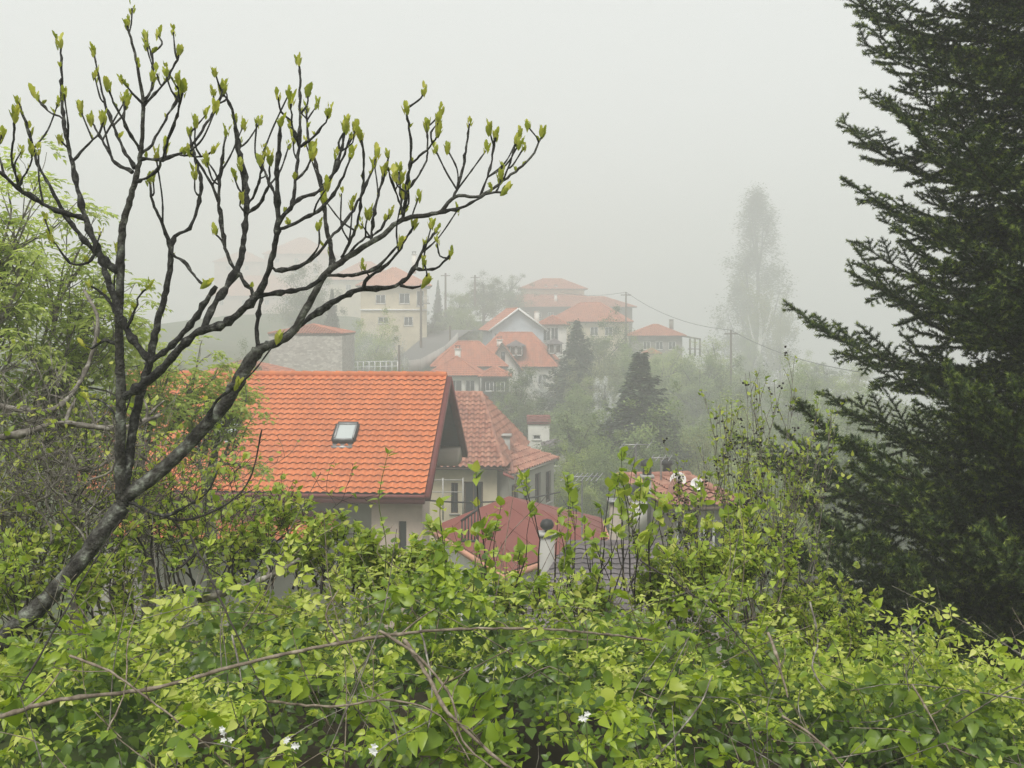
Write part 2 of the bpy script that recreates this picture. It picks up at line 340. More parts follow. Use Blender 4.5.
# ------------------------------------------------------------------ building kit
def wall_panel(P0, P1, zb, zt, ops, depth=.14):
    """wall face with real openings; ops = (u0,u1,z0,z1) metres. outward normal = right of P0->P1"""
    P0, P1 = np.array([P0[0], P0[1], 0.]), np.array([P1[0], P1[1], 0.]); L = np.linalg.norm(P1 - P0); U = (P1 - P0) / L
    Nn = np.array([U[1], -U[0], 0]); us = sorted({0, L, *[o[0] for o in ops], *[o[1] for o in ops]}); zs = sorted({zb, zt, *[o[2] for o in ops], *[o[3] for o in ops]})
    V, Fc = [], []
    def q(*p):
        k = len(V); V.extend(p); Fc.append((k, k + 1, k + 2, k + 3))
    pt = lambda u, z, d=0: P0 + U * u + np.array([0, 0, z]) - Nn * d
    for a, b in zip(us, us[1:]):
        for c, d in zip(zs, zs[1:]):
            um, zm = (a + b) / 2, (c + d) / 2
            if any(o[0] < um < o[1] and o[2] < zm < o[3] for o in ops): continue
            q(pt(a, c), pt(b, c), pt(b, d), pt(a, d))
    for a, b, c, d in ops:
        q(pt(a, c), pt(a, c, depth), pt(b, c, depth), pt(b, c)); q(pt(a, d), pt(b, d), pt(b, d, depth), pt(a, d, depth))
        q(pt(a, c), pt(a, d), pt(a, d, depth), pt(a, c, depth)); q(pt(b, c), pt(b, c, depth), pt(b, d, depth), pt(b, d))
    return (np.array(V), np.array(Fc)), pt, U, Nn
def window(parent, pt, o, frame='white_paint', mull=1, name='window', sill=True, pane='pane'):
    a, b, c, d = o; w_ = min(.07, (b - a) * .12); ch = []
    def rail(u0, z0, u1, z1, t=w_): ch.append(bar(pt(u0, z0, .10), pt(u1, z1, .10), t))
    rail(a, c + w_ / 2 + .002, b, c + w_ / 2 + .002); rail(a, d - w_ / 2 - .002, b, d - w_ / 2 - .002)
    rail(a + w_ / 2 + .002, c + w_ + .004, a + w_ / 2 + .002, d - w_ - .004); rail(b - w_ / 2 - .002, c + w_ + .004, b - w_ / 2 - .002, d - w_ - .004)
    for k in range(mull):
        u = a + (b - a) * (k + 1) / (mull + 1); rail(u, c + w_ + .004, u, d - w_ - .004, w_ * .8)
    f = obj(name, join(ch), M[frame], parent)
    obj('pane', (np.array([pt(a + .003, c + .003, .125), pt(b - .003, c + .003, .125), pt(b - .003, d - .003, .125), pt(a + .003, d - .003, .125)]), np.array([(0, 1, 2, 3)])), M[pane], f)
    if sill: obj('sill', bar(pt(a - .08, c - .035, -.02), pt(b + .08, c - .035, -.02), .06), M['concrete'], f)
    return f
def roof_face(TL, TR, BL, BR, wave=.22, course=.3, amp=.055, seg=6, step=.05, thick=.10, lift=.0):
    TL, TR, BL, BR = [np.asarray(p, float) for p in (TL, TR, BL, BR)]
    U = BR - BL; U /= np.linalg.norm(U); mid = (TL + TR) / 2; bm = (BL + BR) / 2
    Nn = np.cross(U, mid - bm); Nn /= np.linalg.norm(Nn)
    if Nn[2] < 0: Nn = -Nn
    S = mid - bm; S = S - U * np.dot(S, U); n = max(3, int(round(np.linalg.norm(S) / course)))
    rows = [(0, 0.)]
    for i in range(n):
        rows.append(((i + (1 + .16 * (i < n - 1))) / n, step))
        if i < n - 1: rows.append(((i + 1.0) / n, 0.))
    vs = np.array([r[0] for r in rows]); hs_ = np.array([r[1] for r in rows])
    L = TL[None] + (BL - TL)[None] * vs[:, None]; Rr = TR[None] + (BR - TR)[None] * vs[:, None]
    uL, uR = (L - BL) @ U, (Rr - BL) @ U; lo, hi = min(uL.min(), 0), max(uR.max(), 0)
    ug = np.arange(lo, hi + wave / seg, wave / seg); uc = np.clip(ug[None], uL[:, None], uR[:, None])
    t = (uc - uL[:, None]) / np.maximum(uR - uL, 1e-6)[:, None]
    P = L[:, None] + t[..., None] * (Rr - L)[:, None]
    h = amp * (.5 + .5 * np.cos(2 * np.pi * uc / wave)) ** .8 + hs_[:, None] + lift
    P = P + h[..., None] * Nn; a, b = uc.shape; V = P.reshape(-1, 3)
    i = np.arange(a - 1)[:, None] * b; j = np.arange(b - 1)[None]
    Fq = np.stack([i + j, i + b + j, i + b + j + 1, i + j + 1], -1).reshape(-1, 4)
    ar = uc[:-1, 1:] - uc[:-1, :-1] + uc[1:, 1:] - uc[1:, :-1]; ok = (ar > 1e-6).ravel()
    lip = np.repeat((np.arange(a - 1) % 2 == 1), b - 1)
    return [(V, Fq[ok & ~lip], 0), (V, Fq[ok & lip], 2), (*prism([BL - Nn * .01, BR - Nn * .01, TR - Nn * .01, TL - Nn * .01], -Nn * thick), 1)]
def ridge_cap(a, b, r=.11, stepl=.38):
    a, b = np.asarray(a, float), np.asarray(b, float); L = np.linalg.norm(b - a); n = max(2, int(L / stepl)); P, rr = [], []
    for i in range(n):
        P += [a + (b - a) * (i + .0) / n, a + (b - a) * (i + .97) / n]; rr += [r, r * .82]
    return tube(np.array(P), np.array(rr), 8, False)[0]
def chimney(parent, x, y, z0, z1, sx=.5, sy=.5, mat='plaster_white', cap='slab', rot=0):
    c = obj('chimney', join([box((x, y, (z0 + z1) / 2), sx, sy, z1 - z0, rot), box((x, y, z1 + .045), sx + .14, sy + .14, .08, rot)]), M[mat], parent)
    if cap == 'cowl':
        obj('chimney_cowl', join([box((x + a * sx * .3, y + b * sy * .3, z1 + .2), .05, .05, .22, rot) for a in (-1, 1) for b in (-1, 1)] + [prism([(x - sx * .5, y - sy * .5, z1 + .315), (x + sx * .5, y - sy * .5, z1 + .315), (x + sx * .5, y + sy * .5, z1 + .315), (x - sx * .5, y + sy * .5, z1 + .315)], (0, 0, .07))]), M['black_metal'], c)
    if cap == 'pot':
        obj('chimney_pot', lathe([(.12, .09), (.11, .3), (.17, .32), (.16, .42), (.02, .5)], (x, y, z1)), M['black_metal'], c, smooth=True)
    return c
def house(name, label, pxL, pxR, yr, ye, yb, Y, depth, rot=0, style='hip', oh=.5, wm='plaster_white', rm='tile_far', wins=(), cat='house', group=None,
          wave=.26, course=.36, seg=4, chim=(), hipf=1.0, fascia='wood_brown', frame='white_paint', below=2.5, rake=None, plinth=True):
    cx = ((pxL + pxR) / 2 - HX) / F_ * Y; hx = (pxR - pxL) / F_ * Y / 2; hy = depth / 2; C = np.array([cx, Y + hy, 0.])
    zE = (HY - ye) / F_ * Y; zR = (HY - yr) / F_ * (Y + hy); zB = (HY - yb) / F_ * Y
    ca, sa = math.cos(R(rot)), math.sin(R(rot))
    W_ = lambda x, y, z: np.array([C[0] + x * ca - y * sa, C[1] + x * sa + y * ca, z])
    root = thing(name, (C[0], C[1], zB), label, cat, group)
    wx, wy = hx - oh, hy - oh; FP = [(-wx, -wy), (wx, -wy), (wx, wy), (-wx, wy)]
    slope = (zR - zE) / (hy if style != 'gable_y' else hx); zT = zE - .02
    sides = {'front': 0, 'right': 1, 'back': 2, 'left': 3}; zwall = zE + slope * oh - .14
    ch, wl = [], []
    for s, k in sides.items():
        p0, p1 = W_(*FP[k], 0), W_(*FP[(k + 1) % 4], 0); L = np.linalg.norm(p1 - p0); ops = []
        for wdef in [w_ for w_ in wins if w_[0] == s]:
            _, u, dz, ww, hh = wdef[:5]; ops.append((u * L - ww / 2, u * L + ww / 2, zE - dz - hh / 2, zE - dz + hh / 2))
        pn, pt, U, Nn = wall_panel(p0, p1, zB - below, zwall, ops); ch.append(pn); wl += [(pt, o, wdef) for o, wdef in zip(ops, [w_ for w_ in wins if w_[0] == s])]
    zg = zR - .16
    if style == 'gable_x':
        for sx in (-1, 1): ch.append((np.array([W_(sx * wx, -wy, zwall), W_(sx * wx, wy, zwall), W_(sx * wx, 0, zg)]), np.array([(0, 1, 2)])))
    if style == 'gable_y':
        for sy in (-1, 1): ch.append((np.array([W_(-wx, sy * wy, zwall), W_(wx, sy * wy, zwall), W_(0, sy * wy, zg)]), np.array([(0, 1, 2)])))
    obj('wall', join(ch), M[wm], root)
    for pt, o, wd in wl: window(root, pt, o, frame=frame, mull=1 if o[1] - o[0] > .7 else 0, name=wd[5] if len(wd) > 5 else 'window', sill=len(wd) < 6)
    kw = dict(wave=wave, course=course, seg=seg); rf, caps = [], []
    if style == 'hip':
        rx = max(hx - hy * hipf, .02); A, B = W_(-rx, 0, zR), W_(rx, 0, zR); c = [W_(-hx, -hy, zE), W_(hx, -hy, zE), W_(hx, hy, zE), W_(-hx, hy, zE)]
        rf += roof_face(A, B, c[0], c[1], **kw) + roof_face(B, B, c[1], c[2], **kw) + roof_face(B, A, c[2], c[3], **kw) + roof_face(A, A, c[3], c[0], **kw)
        caps = [(A, c[0]), (A, c[3]), (B, c[1]), (B, c[2])] + ([(A, B)] if rx > .3 else [])
    elif style == 'gable_x':
        A, B = W_(-hx, 0, zR), W_(hx, 0, zR); rf += roof_face(A, B, W_(-hx, -hy, zE), W_(hx, -hy, zE), **kw) + roof_face(B, A, W_(hx, hy, zE), W_(-hx, hy, zE), **kw); caps = [(A, B)]
    else:
        A, B = W_(0, -hy, zR), W_(0, hy, zR); rf += roof_face(B, A, W_(-hx, hy, zE), W_(-hx, -hy, zE), **kw) + roof_face(A, B, W_(hx, -hy, zE), W_(hx, hy, zE), **kw); caps = [(A, B)]
    ro = obj('roof', join(rf), [M[rm], M[fascia], M['tile_lip_shade']], root)
    up = np.array([0, 0, .05]); obj('ridge_cap', join([ridge_cap(a + up, b + up) for a, b in caps]), M[rm], ro, smooth=False)
    if rake:
        rk = []
        for a, b in ([(W_(-hx, -hy - .03, zE), W_(0, -hy - .03, zR)), (W_(0, -hy - .03, zR), W_(hx, -hy - .03, zE))] if style == 'gable_y' else [(W_(s * (hx + .03), y_, zE), W_(s * (hx + .03), 0, zR)) for s in (-1, 1) for y_ in (-hy, hy)]): rk.append(bar(a, b, .2))
        obj('bargeboard', join(rk), M[rake], ro)
    for (lx, ly, h, *mm) in chim:
        p = W_(lx, ly, 0); zr = zR - (abs(ly) if style != 'gable_y' else abs(lx)) * slope
        chimney(ro, p[0], p[1], zr - .4, zr + h, .55, .55, mm[0] if mm else 'plaster_white', mm[1] if len(mm) > 1 else 'cowl', R(rot))
    root['zE'] = float(zE)
    return root, W_, zE, zR, zB

# ------------------------------------------------------------------ A: the big orange-roofed house
def main_house():
    Yr = 34.0; Ap = at(447, 376, Yr); gx = .07; ln = 10.6; run = 4.7
    g = np.array([gx, 1, 0]); g /= np.linalg.norm(g); r = np.array([g[1], -g[0], 0])   # r = ridge direction to the right
    zE = -4.94; zR = Ap[2]; zB = -9.6
    P = lambda a, b, z: np.array([Ap[0], Ap[1], 0]) + r * a + g * b + np.array([0, 0, z])  # a: along ridge from right verge (negative = left), b: back
    root = thing('main_house', P(-6, 0, zB), 'large house with bright orange tiled gable roof and a small roof window', 'house')
    rf = roof_face(P(-ln, 0, zR), P(0, 0, zR), P(-ln, -run, zE), P(0, -run, zE), wave=.235, course=.255, amp=.05, seg=8, step=.045) \
        + roof_face(P(0, 0, zR), P(-ln, 0, zR), P(0, run, zE), P(-ln, run, zE), wave=.235, course=.255, amp=.06, seg=6, step=.055)
    ro = obj('roof', join(rf), [M['tile_orange'], M['wood_dark'], M['tile_lip_shade']], root)
    obj('ridge_cap', ridge_cap(P(-ln, 0, zR + .04), P(0, 0, zR + .04), .12, .36), M['tile_orange'], ro)
    obj('fascia', join([bar(P(-ln, -run - .03, zE - .14), P(0, -run - .03, zE - .14), .2)]), M['red_trim'], ro)
    obj('bargeboard', join([bar(P(.05, -run, zE - .10), P(.05, 0, zR - .10), .2), bar(P(.05, 0, zR - .10), P(.05, run, zE - .10), .2)]), M['red_trim'], ro)
    sl = (zR - zE) / run
    # gable: dark boarding high up, set back under the verge
    gb = -1.5; k = .16; zz = lambda b: zR - abs(b) * sl - k
    q = [P(gb, -run + .5, zE + .1), P(gb, run - .5, zE + .1), P(gb, run - .5, zz(run - .5)), P(gb, 0, zz(0)), P(gb, -run + .5, zz(run - .5))]
    bt = [(np.array(q), np.array([(0, 1, 2), (0, 2, 3), (0, 3, 4)]))]
    for i in range(22):
        b = -run + .7 + i * (2 * run - 1.4) / 21; bt.append(bar(P(gb + .015, b, zE + .12), P(gb + .015, b, zz(b) - .02), .03))
    obj('gable_boarding', join(bt), M['wood_dark'], root)
    # attic bay under the rear slope (beige)
    obj('attic_bay', join([prism([P(-1.49, 2.9, -5.2), P(-.02, 2.9, -5.2), P(-.02, 4.3, -5.2), P(-1.49, 4.3, -5.2)], (0, 0, .56))]), M['plaster_beige'], root)
    # body
    wl = [P(-ln + .6, -run + .9, 0), P(-1.6, -run + .9, 0), P(-1.6, run - 1.2, 0), P(-ln + .6, run - 1.2, 0)]; ch = []; ws = []
    ops = {0: [(4.0, 5.0, -7.6, -6.4), (7.2, 8.2, -7.6, -6.4)], 1: [(2.0, 2.9, -7.4, -6.2)]}
    for i in range(4):
        pn, pt, U, n_ = wall_panel(wl[i], wl[(i + 1) % 4], zB - 1, zE + .35, ops.get(i, [])); ch.append(pn); ws += [(pt, o) for o in ops.get(i, [])]
    obj('wall', join(ch), M['plaster_grey'], root)
    for pt, o in ws: window(root, pt, o)
    # pink plastered corner porch at the right front
    pk = [P(-1.58, -run + .35, 0), P(-.12, -run + .35, 0), P(-.12, -run + 1.7, 0), P(-1.58, -run + 1.7, 0)]; ch = []; ws = []
    ops = {0: [(.78, 1.0, -6.6, -5.75)]}
    for i in range(4):
        pn, pt, U, n_ = wall_panel(pk[i], pk[(i + 1) % 4], zB - 1, zE - .02 + .25, ops.get(i, [])); ch.append(pn); ws += [(pt, o) for o in ops.get(i, [])]
    pw = obj('porch', join(ch), M['plaster_pink'], root)
    for pt, o in ws: window(pw, pt, o, mull=0, frame='wood_brown', sill=False)
    # dark beam band under the eave
    obj('eave_beam', join([bar(P(-ln + .3, -run + .55, zE - .18), P(-1.7, -run + .55, zE - .18), .22)] + [bar(P(-ln + .5 + i * .62, -run + .08, zE - .06), P(-ln + .5 + i * .62, -run + .9, zE + .28), .1) for i in range(16)]), M['wood_dark'], root)
    # lean-to roof below
    lt = roof_face(P(-8.8, -run + .88, -5.62), P(-2.6, -run + .88, -5.62), P(-8.8, -run - .7, -6.15), P(-2.6, -run - .7, -6.15), wave=.235, course=.3)
    obj('lean_to_roof', join(lt), [M['tile_orange'], M['wood_dark'], M['tile_lip_shade']], root)
    # roof windows
    nrm = np.array([0, 0, 1.]) * run - g * 0; nn = np.cross(r, g * run + np.array([0, 0, zR - zE])); nn /= np.linalg.norm(nn)
    sv = (g * run + np.array([0, 0, zR - zE])); sv /= np.linalg.norm(sv)
    def skylight(a, bfront, wd, hh):
        c = P(a, 0, zR) - sv * bfront + nn * .07
        q = lambda u, v, d=0: c + r * u + sv * v + nn * d
        fr = []
        for u0, v0, u1, v1 in ((-wd / 2, -hh / 2, wd / 2, -hh / 2), (-wd / 2, hh / 2, wd / 2, hh / 2), (-wd / 2, -hh / 2 + .05, -wd / 2, hh / 2 - .05), (wd / 2, -hh / 2 + .05, wd / 2, hh / 2 - .05)):
            fr.append(bar(q(u0, v0, .05), q(u1, v1, .05), .1, up=nn))
        f = obj('roof_window', join(fr), M['black_metal'], ro)
        obj('sash', join([bar(q(u0 * .9, v0 * .9, .09), q(u1 * .9, v1 * .9, .09), .05, up=nn) for u0, v0, u1, v1 in ((-wd / 2, -hh / 2, wd / 2, -hh / 2), (-wd / 2, hh / 2, wd / 2, hh / 2), (-wd / 2, -hh / 2 + .07, -wd / 2, hh / 2 - .07), (wd / 2, -hh / 2 + .07, wd / 2, hh / 2 - .07))]), M['grey_metal'], f)
        obj('pane', (np.array([q(-wd * .43, -hh * .43, .075), q(wd * .43, -hh * .43, .075), q(wd * .43, hh * .43, .075), q(-wd * .43, hh * .43, .075)]), np.array([(0, 1, 2, 3)])), M['sky_pane'], f)
        obj('flashing', prism([q(-wd * .55, -hh / 2 - .22, -.03), q(wd * .5, -hh / 2 - .22, -.03), q(wd * .5, -hh / 2 - .05, -.02), q(-wd * .55, -hh / 2 - .05, -.02)], nn * .02), M['grey_metal'], f)
    skylight(-2.72, 3.05, .62, .82); skylight(-6.4, 2.85, .62, .82)
    # gutter
    obj('gutter', tube([P(-ln, -run - .14, zE - .03), P(.02, -run - .14, zE - .03)], .055, 8, False)[0], M['red_trim'], ro)
main_house()

# ------------------------------------------------------------------ B: old house with hipped terracotta roof and wing
def old_house():
    root = thing('village_house', (-1.8, 47, -10.6), 'old house with weathered terracotta roof and rendered wing behind the orange gable', 'house')
    zE = at(0, 468, 44)[2]
    TL, TR = at(452, 393, 48.5), at(481, 393, 48.5); BL, BR = at(420, 468, 44), at(504, 468, 44); TL[2] = TR[2]
    KL, KR = BL + [0, 9, 0], BR + [1.2, 9, 0]
    rf = roof_face(TL - [1.2, 0, 0], TR, BL, BR, wave=.26, course=.34, amp=.10, seg=8) + roof_face(TR, TL - [1.2, 0, 0], KR, KL, wave=.23) + roof_face(TR, TR + [.05, 0, 0], BR, KR, wave=.23)
    ro = obj('roof', join(rf), [M['tile_terra'], M['wood_brown'], M['tile_lip_shade']], root)
    obj('ridge_cap', join([ridge_cap(TL, TR), ridge_cap(TR, BR, .12)]), M['tile_terra'], ro)
    x0, x1 = BL[0] + .3, BR[0] - .3; fp = [(x0, 44.6), (x1, 44.6), (x1, 52), (x0, 52)]; ch = []; ws = []
    L0 = x1 - x0; up = lambda px: at(px, 0, 44.6)[0] - x0
    ops = {0: [(up(451), up(458), -8.3, -7.0), (up(464), up(483), -9.4, -6.95)]}
    for i in range(4):
        pn, pt, U, n_ = wall_panel(fp[i], fp[(i + 1) % 4], -12, zE + .2, ops.get(i, []), depth=.5 if i == 0 else .1); ch.append(pn); ws += [(pt, o) for o in ops.get(i, [])]
    obj('wall', join(ch), M['plaster_cream'], root)
    window(root, *ws[0], frame='wood_brown'); window(root, *ws[1], frame='wood_brown', name='door', sill=False)
    obj('veranda_post', join([bar(at(px, 478, 43.6), at(px, 520, 43.6), .06) for px in (443, 463)]), M['concrete'], root)
    obj('veranda_rail', join([bar(at(432, y, 43.6), at(464, y, 43.6), .035) for y in (480, 492)]), M['concrete'], root)
    # wing
    A, B_ = at(513, 475, 44.2), at(559, 459.5, 49.4); A[2] = B_[2] = -6.62; Ap = at(507, 443, 48.7)
    C_ = np.array([-1.2, 51.5, -6.62]); D_ = np.array([-1.6, 46, -6.62])
    rf = roof_face(Ap, Ap + [.05, .1, 0], A, B_, wave=.3, course=.42, amp=.10, seg=6) + roof_face(Ap, Ap + [.02, 0, 0], B_, C_, wave=.3) + roof_face(Ap, Ap + [.02, 0, 0], D_, A, wave=.3)
    r2 = obj('wing_roof', join(rf), [M['tile_terra'], M['plaster_grey'], M['tile_lip_shade']], root)
    obj('ridge_cap', join([ridge_cap(Ap, B_), ridge_cap(Ap, A)]), M['tile_terra'], r2)
    d = (B_ - A)[:2]; L = np.linalg.norm(d); d /= L; n_ = np.array([d[1], -d[0]]); a0 = A[:2] - n_ * .22 + d * .1; b0 = B_[:2] - n_ * .22 - d * .1
    fp = [tuple(a0), tuple(b0), (C_[0] + .3, C_[1]), (D_[0], D_[1])]; ch = []; ws = []; LL = np.linalg.norm(b0 - a0)
    ops = {0: [(LL * f - .36, LL * f + .36, -8.55 if k else -8.1, -7.1) for k, f in enumerate((.12, .37, .62, .87))]}
    ops[0][2] = (ops[0][2][0], ops[0][2][1], -9.2, -7.0)
    for i in range(4):
        pn, pt, U, nn = wall_panel(fp[i], fp[(i + 1) % 4], -12.5, -6.55, ops.get(i, [])); ch.append(pn); ws += [(pt, o) for o in ops.get(i, [])]
    obj('wing_wall', join(ch), M['plaster_grey'], root)
    for pt, o in ws: window(root, pt, o, frame='wood_brown')
    c = at(504, 450, 47.2); chimney(ro, c[0], c[1], c[2] - 1.2, at(504, 436, 47.2)[2], .55, .55, 'concrete', 'slab')
    # small red canopy between house and wing
    pc = obj('canopy', join([prism([at(503, 475, 43.2), at(514, 480, 43.2), at(514, 478, 44.1), at(503, 473, 44.1)], (0, 0, .07))]), M['red_metal'], root)
old_house()

# ------------------------------------------------------------------ C: red metal pavilion roof
def red_house():
    k = 1.2; Fp, Lp, Rp, Kp, Ap = at(504, 573, 22.8), at(431, 527, 27.8), at(608, 537, 26.5), at(600, 517, 29.2), at(509, 496, 26.6)
    z = Fp[2]; 
    for p in (Lp, Rp, Kp): p[2] = z
    root = thing('red_roofed_house', (Fp[0], 26, -9.6), 'low house with plain brick-red sheet metal hip roof in front of the orange-roofed house', 'house')
    ch = []; sm = []
    for a, b in ((Lp, Fp), (Fp, Rp), (Rp, Kp), (Kp, Lp)):
        nn = np.cross(b - a, Ap - a); nn /= np.linalg.norm(nn); nn = nn if nn[2] > 0 else -nn
        ch.append((np.array([a, b, Ap, a - nn * .06, b - nn * .06, Ap - nn * .06]), np.array([(0, 1, 2), (5, 4, 3)])))
        L = np.linalg.norm(b - a); n = int(L / .9)
        for i in range(1, n):
            e = a + (b - a) * i / n; f = i / n; u = (b - a) / L; am = np.dot(Ap - a, u) / L
            # seam runs up the slope until the hip
            perp = (Ap - a) - u * np.dot(Ap - a, u); t = f / am if f < am else (1 - f) / (1 - am)
            sm.append(bar(e + nn * .006, e + perp * min(t, 1) * .98 + nn * .006, .008, up=nn))
    ro = obj('roof', join(ch + sm), M['red_metal'], root)
    dn = np.array([0, 0, -.1])
    obj('fascia', join([bar(a + dn, b + dn, .13) for a, b in ((Lp, Fp), (Fp, Rp), (Rp, Kp))]), M['tile_pale'], ro)
    cen = (Fp + Lp + Rp + Kp) / 4; fp = [cen + (p - cen) * .88 for p in (Lp, Fp, Rp, Kp)]; cw = []
    for i in range(4): cw.append(wall_panel(fp[i], fp[(i + 1) % 4], -10.5, z - .03, [])[0])
    obj('wall', join(cw), M['plaster_white'], root)
    # barred screen standing on the left eave
    bars = []
    for i in range(6):
        px = 462 + i * 3.2; bars.append(bar(at(px, 541, 23.6), at(px, 521 - i * 2.2, 23.6), .035))
    bars.append(bar(at(461, 521, 23.6), at(479, 508.5, 23.6), .05)); bars.append(bar(at(461, 541, 23.6), at(479, 541, 23.6), .05))
    obj('barred_screen', join(bars), M['wood_dark'], root)
    # concrete flue with ball cowl
    c = at(547, 560, 21.5)
    t = thing('ventilation_stack', (c[0], c[1], -8.6), 'pale rendered chimney stack with round metal cowl before the red roof', 'chimney')
    z1 = at(0, 535, 21.5)[2]; obj('stack', join([box((c[0], c[1], (z1 - 9.2) / 2), .30, .30, z1 + 9.2), box((c[0], c[1], z1 + .03), .38, .38, .06)]), M['concrete'], t)
    obj('cowl', lathe([(.05, .06), (.05, .10), (.11, .13), (.14, .18), (.14, .24), (.1, .31), (.02, .33)], (c[0], c[1], z1), 14), M['black_metal'], t, smooth=True)
red_house()

# ------------------------------------------------------------------ D: slate-coloured outbuilding roof ; E: small orange roof with chimneys
def outbuilding():
    TL, TR, BL, BR = at(566, 545, 21), at(712, 545, 21), at(500, 640, 15.6), at(716, 640, 15.6)
    root = thing('outbuilding', (1.6, 18, -9), 'long low outbuilding with dull mauve-grey tiled roof behind the shrubs', 'outbuilding')
    rf = roof_face(TL, TR, BL, BR, wave=.25, course=.33, seg=5, amp=.025, step=.02)
    r_ = obj('roof', join(rf), [M['tile_slate'], M['wood_brown'], M['tile_slate']], root)
    obj('ridge_cap', ridge_cap(TL, TR), M['tile_slate'], r_)
    cw = []
    fp = [BL + [.4, .5, 0], BR + [-.4, .5, 0], TR + [-.4, -.1, 0], TL + [.4, -.1, 0]]
    for i in range(4): cw.append(wall_panel(fp[i], fp[(i + 1) % 4], -10, BL[2] + .1, [])[0])
    obj('wall', join(cw), M['plaster_grey'], root)
    c = at(616, 515, 22.2); t = thing('grey_flue', (c[0], c[1], -8.5), 'square grey flue rising behind the mauve-grey roof', 'flue')
    obj('shaft', box((c[0], c[1], (at(0, 503, 22.2)[2] - 9.5) / 2), .26, .26, at(0, 503, 22.2)[2] + 9.5), M['plaster_beige'], t)
    obj('cap', box((c[0], c[1], at(0, 503, 22.2)[2] + .05), .36, .36, .05), M['grey_metal'], t)
outbuilding()
def cottage():
    root, W_, zE, zR, zB = house('cottage', 'cottage with orange tiled roof carrying chimneys and white satellite dishes', 650, 738, 477, 507, 580, 26, 5.0, rot=8, oh=.35, wm='plaster_grey', rm='tile_terra', wave=.24, course=.32, seg=6, hipf=.7,
                                 wins=[('front', .3, .9, .8, 1.0), ('front', .7, .9, .8, 1.0)])
    ro = [c for c in root.children if c.name.startswith('roof')][0]
    c = at(647, 497, 27.2); chimney(ro, c[0], c[1], c[2] - .8, at(0, 478, 27.2)[2], .2, .2, 'concrete', 'pot')
    c = at(667, 490, 29.5); chimney(ro, c[0], c[1], c[2] - .8, at(0, 476, 29.5)[2], .34, .34, 'concrete', 'pot')
    c = at(638, 500, 27); cc = chimney(ro, c[0], c[1], c[2] - .8, at(0, 497, 27)[2], .42, .42, 'plaster_white', 'none')
    V = np.array([(c[0] - .3, c[1] - .3, 0), (c[0] + .3, c[1] - .3, 0), (c[0] + .3, c[1] + .3, 0), (c[0] - .3, c[1] + .3, 0), (c[0], c[1], .36)]) + [0, 0, at(0, 497, 27)[2] + .1]
    obj('chimney_hood', (V, np.array([(0, 1, 4), (1, 2, 4), (2, 3, 4), (3, 0, 4)])), M['black_metal'], cc)
    def dish(px, py, Y, r):
        c = at(px, py, Y); ax = np.array([-.3, -.85, .35]); ax /= np.linalg.norm(ax); u = np.cross(ax, (0, 0, 1)); u /= np.linalg.norm(u); v = np.cross(u, ax)
        rings = []; n = 16
        for k, (q, d) in enumerate(((.02, -.09), (.5, -.065), (.85, -.025), (1, 0), (.98, -.02))): rings += [c + (u * math.cos(a) + v * math.sin(a)) * r * q + ax * d for a in np.arange(n) * 2 * math.pi / n]
        i = np.arange(4)[:, None] * n; j = np.arange(n)[None]; jn = (j + 1) % n
        d = obj('satellite_dish', (np.array(rings), np.stack([i + j, i + jn, i + n + jn, i + n + j], -1).reshape(-1, 4)), M['white_paint'], root, smooth=True)
        obj('dish_arm', join([bar(c - v * r * .9, c + ax * .3, .025), bar(c - ax * .07, c - ax * .15 - np.array([0, 0, .8]), .04)]), M['grey_metal'], d)
    dish(678, 480, 27.8, .22); dish(697, 484, 27.0, .17)
cottage()
def tv_aerial(px, ytop, ybot, Y, label, dirx=1, els=7, boom=1.0, side=None):
    a, b = at(px, ytop, Y), at(px, ybot, Y)
    t = thing('television_aerial', b, label, 'aerial', 'television aerials above the near roofs'); obj('mast', tube([b, a], .022, 6, False)[0], M['grey_metal'], t)
    ch = [bar(a - [boom * .5 * dirx, 0, -.0], a + [boom * .5 * dirx, .1, .0], .025)]
    for i in range(els): 
        p = a + np.array([boom * (i / (els - 1) - .5) * dirx, 0, 0]); ch.append(bar(p - [.1, .28, .05], p + [.1, .28, .05], .016))
    obj('antenna', join(ch), M['grey_metal'], t)
tv_aerial(582, 477, 560, 24, 'roof aerial with many short rods above the red metal roof', 1, 8, .8)
tv_aerial(636, 445, 500, 27.5, 'tall thin aerial mast standing left of the cottage chimneys', 1, 3, .7)
tv_aerial(661, 458, 488, 28.5, 'short aerial between the two cottage chimneys', 1, 4, .5)

# ------------------------------------------------------------------ houses on the hillside
house('white_annex', 'small white box house with red cornice and one little window among trees', 527, 551, 417, 423, 458, 72, 3, style='gable_x', oh=.1, wm='plaster_white', rm='red_metal', wins=[('front', .4, 1.0, .55, .35), ('right', .5, 1.2, .5, .7)], wave=.5, fascia='red_trim')
house('garden_shed', 'small grey concrete shed below the white box house', 543, 569, 441, 450, 482, 66, 3, style='hip', oh=.15, wm='concrete', rm='tile_slate', wins=[('front', .45, .8, .5, .5)])
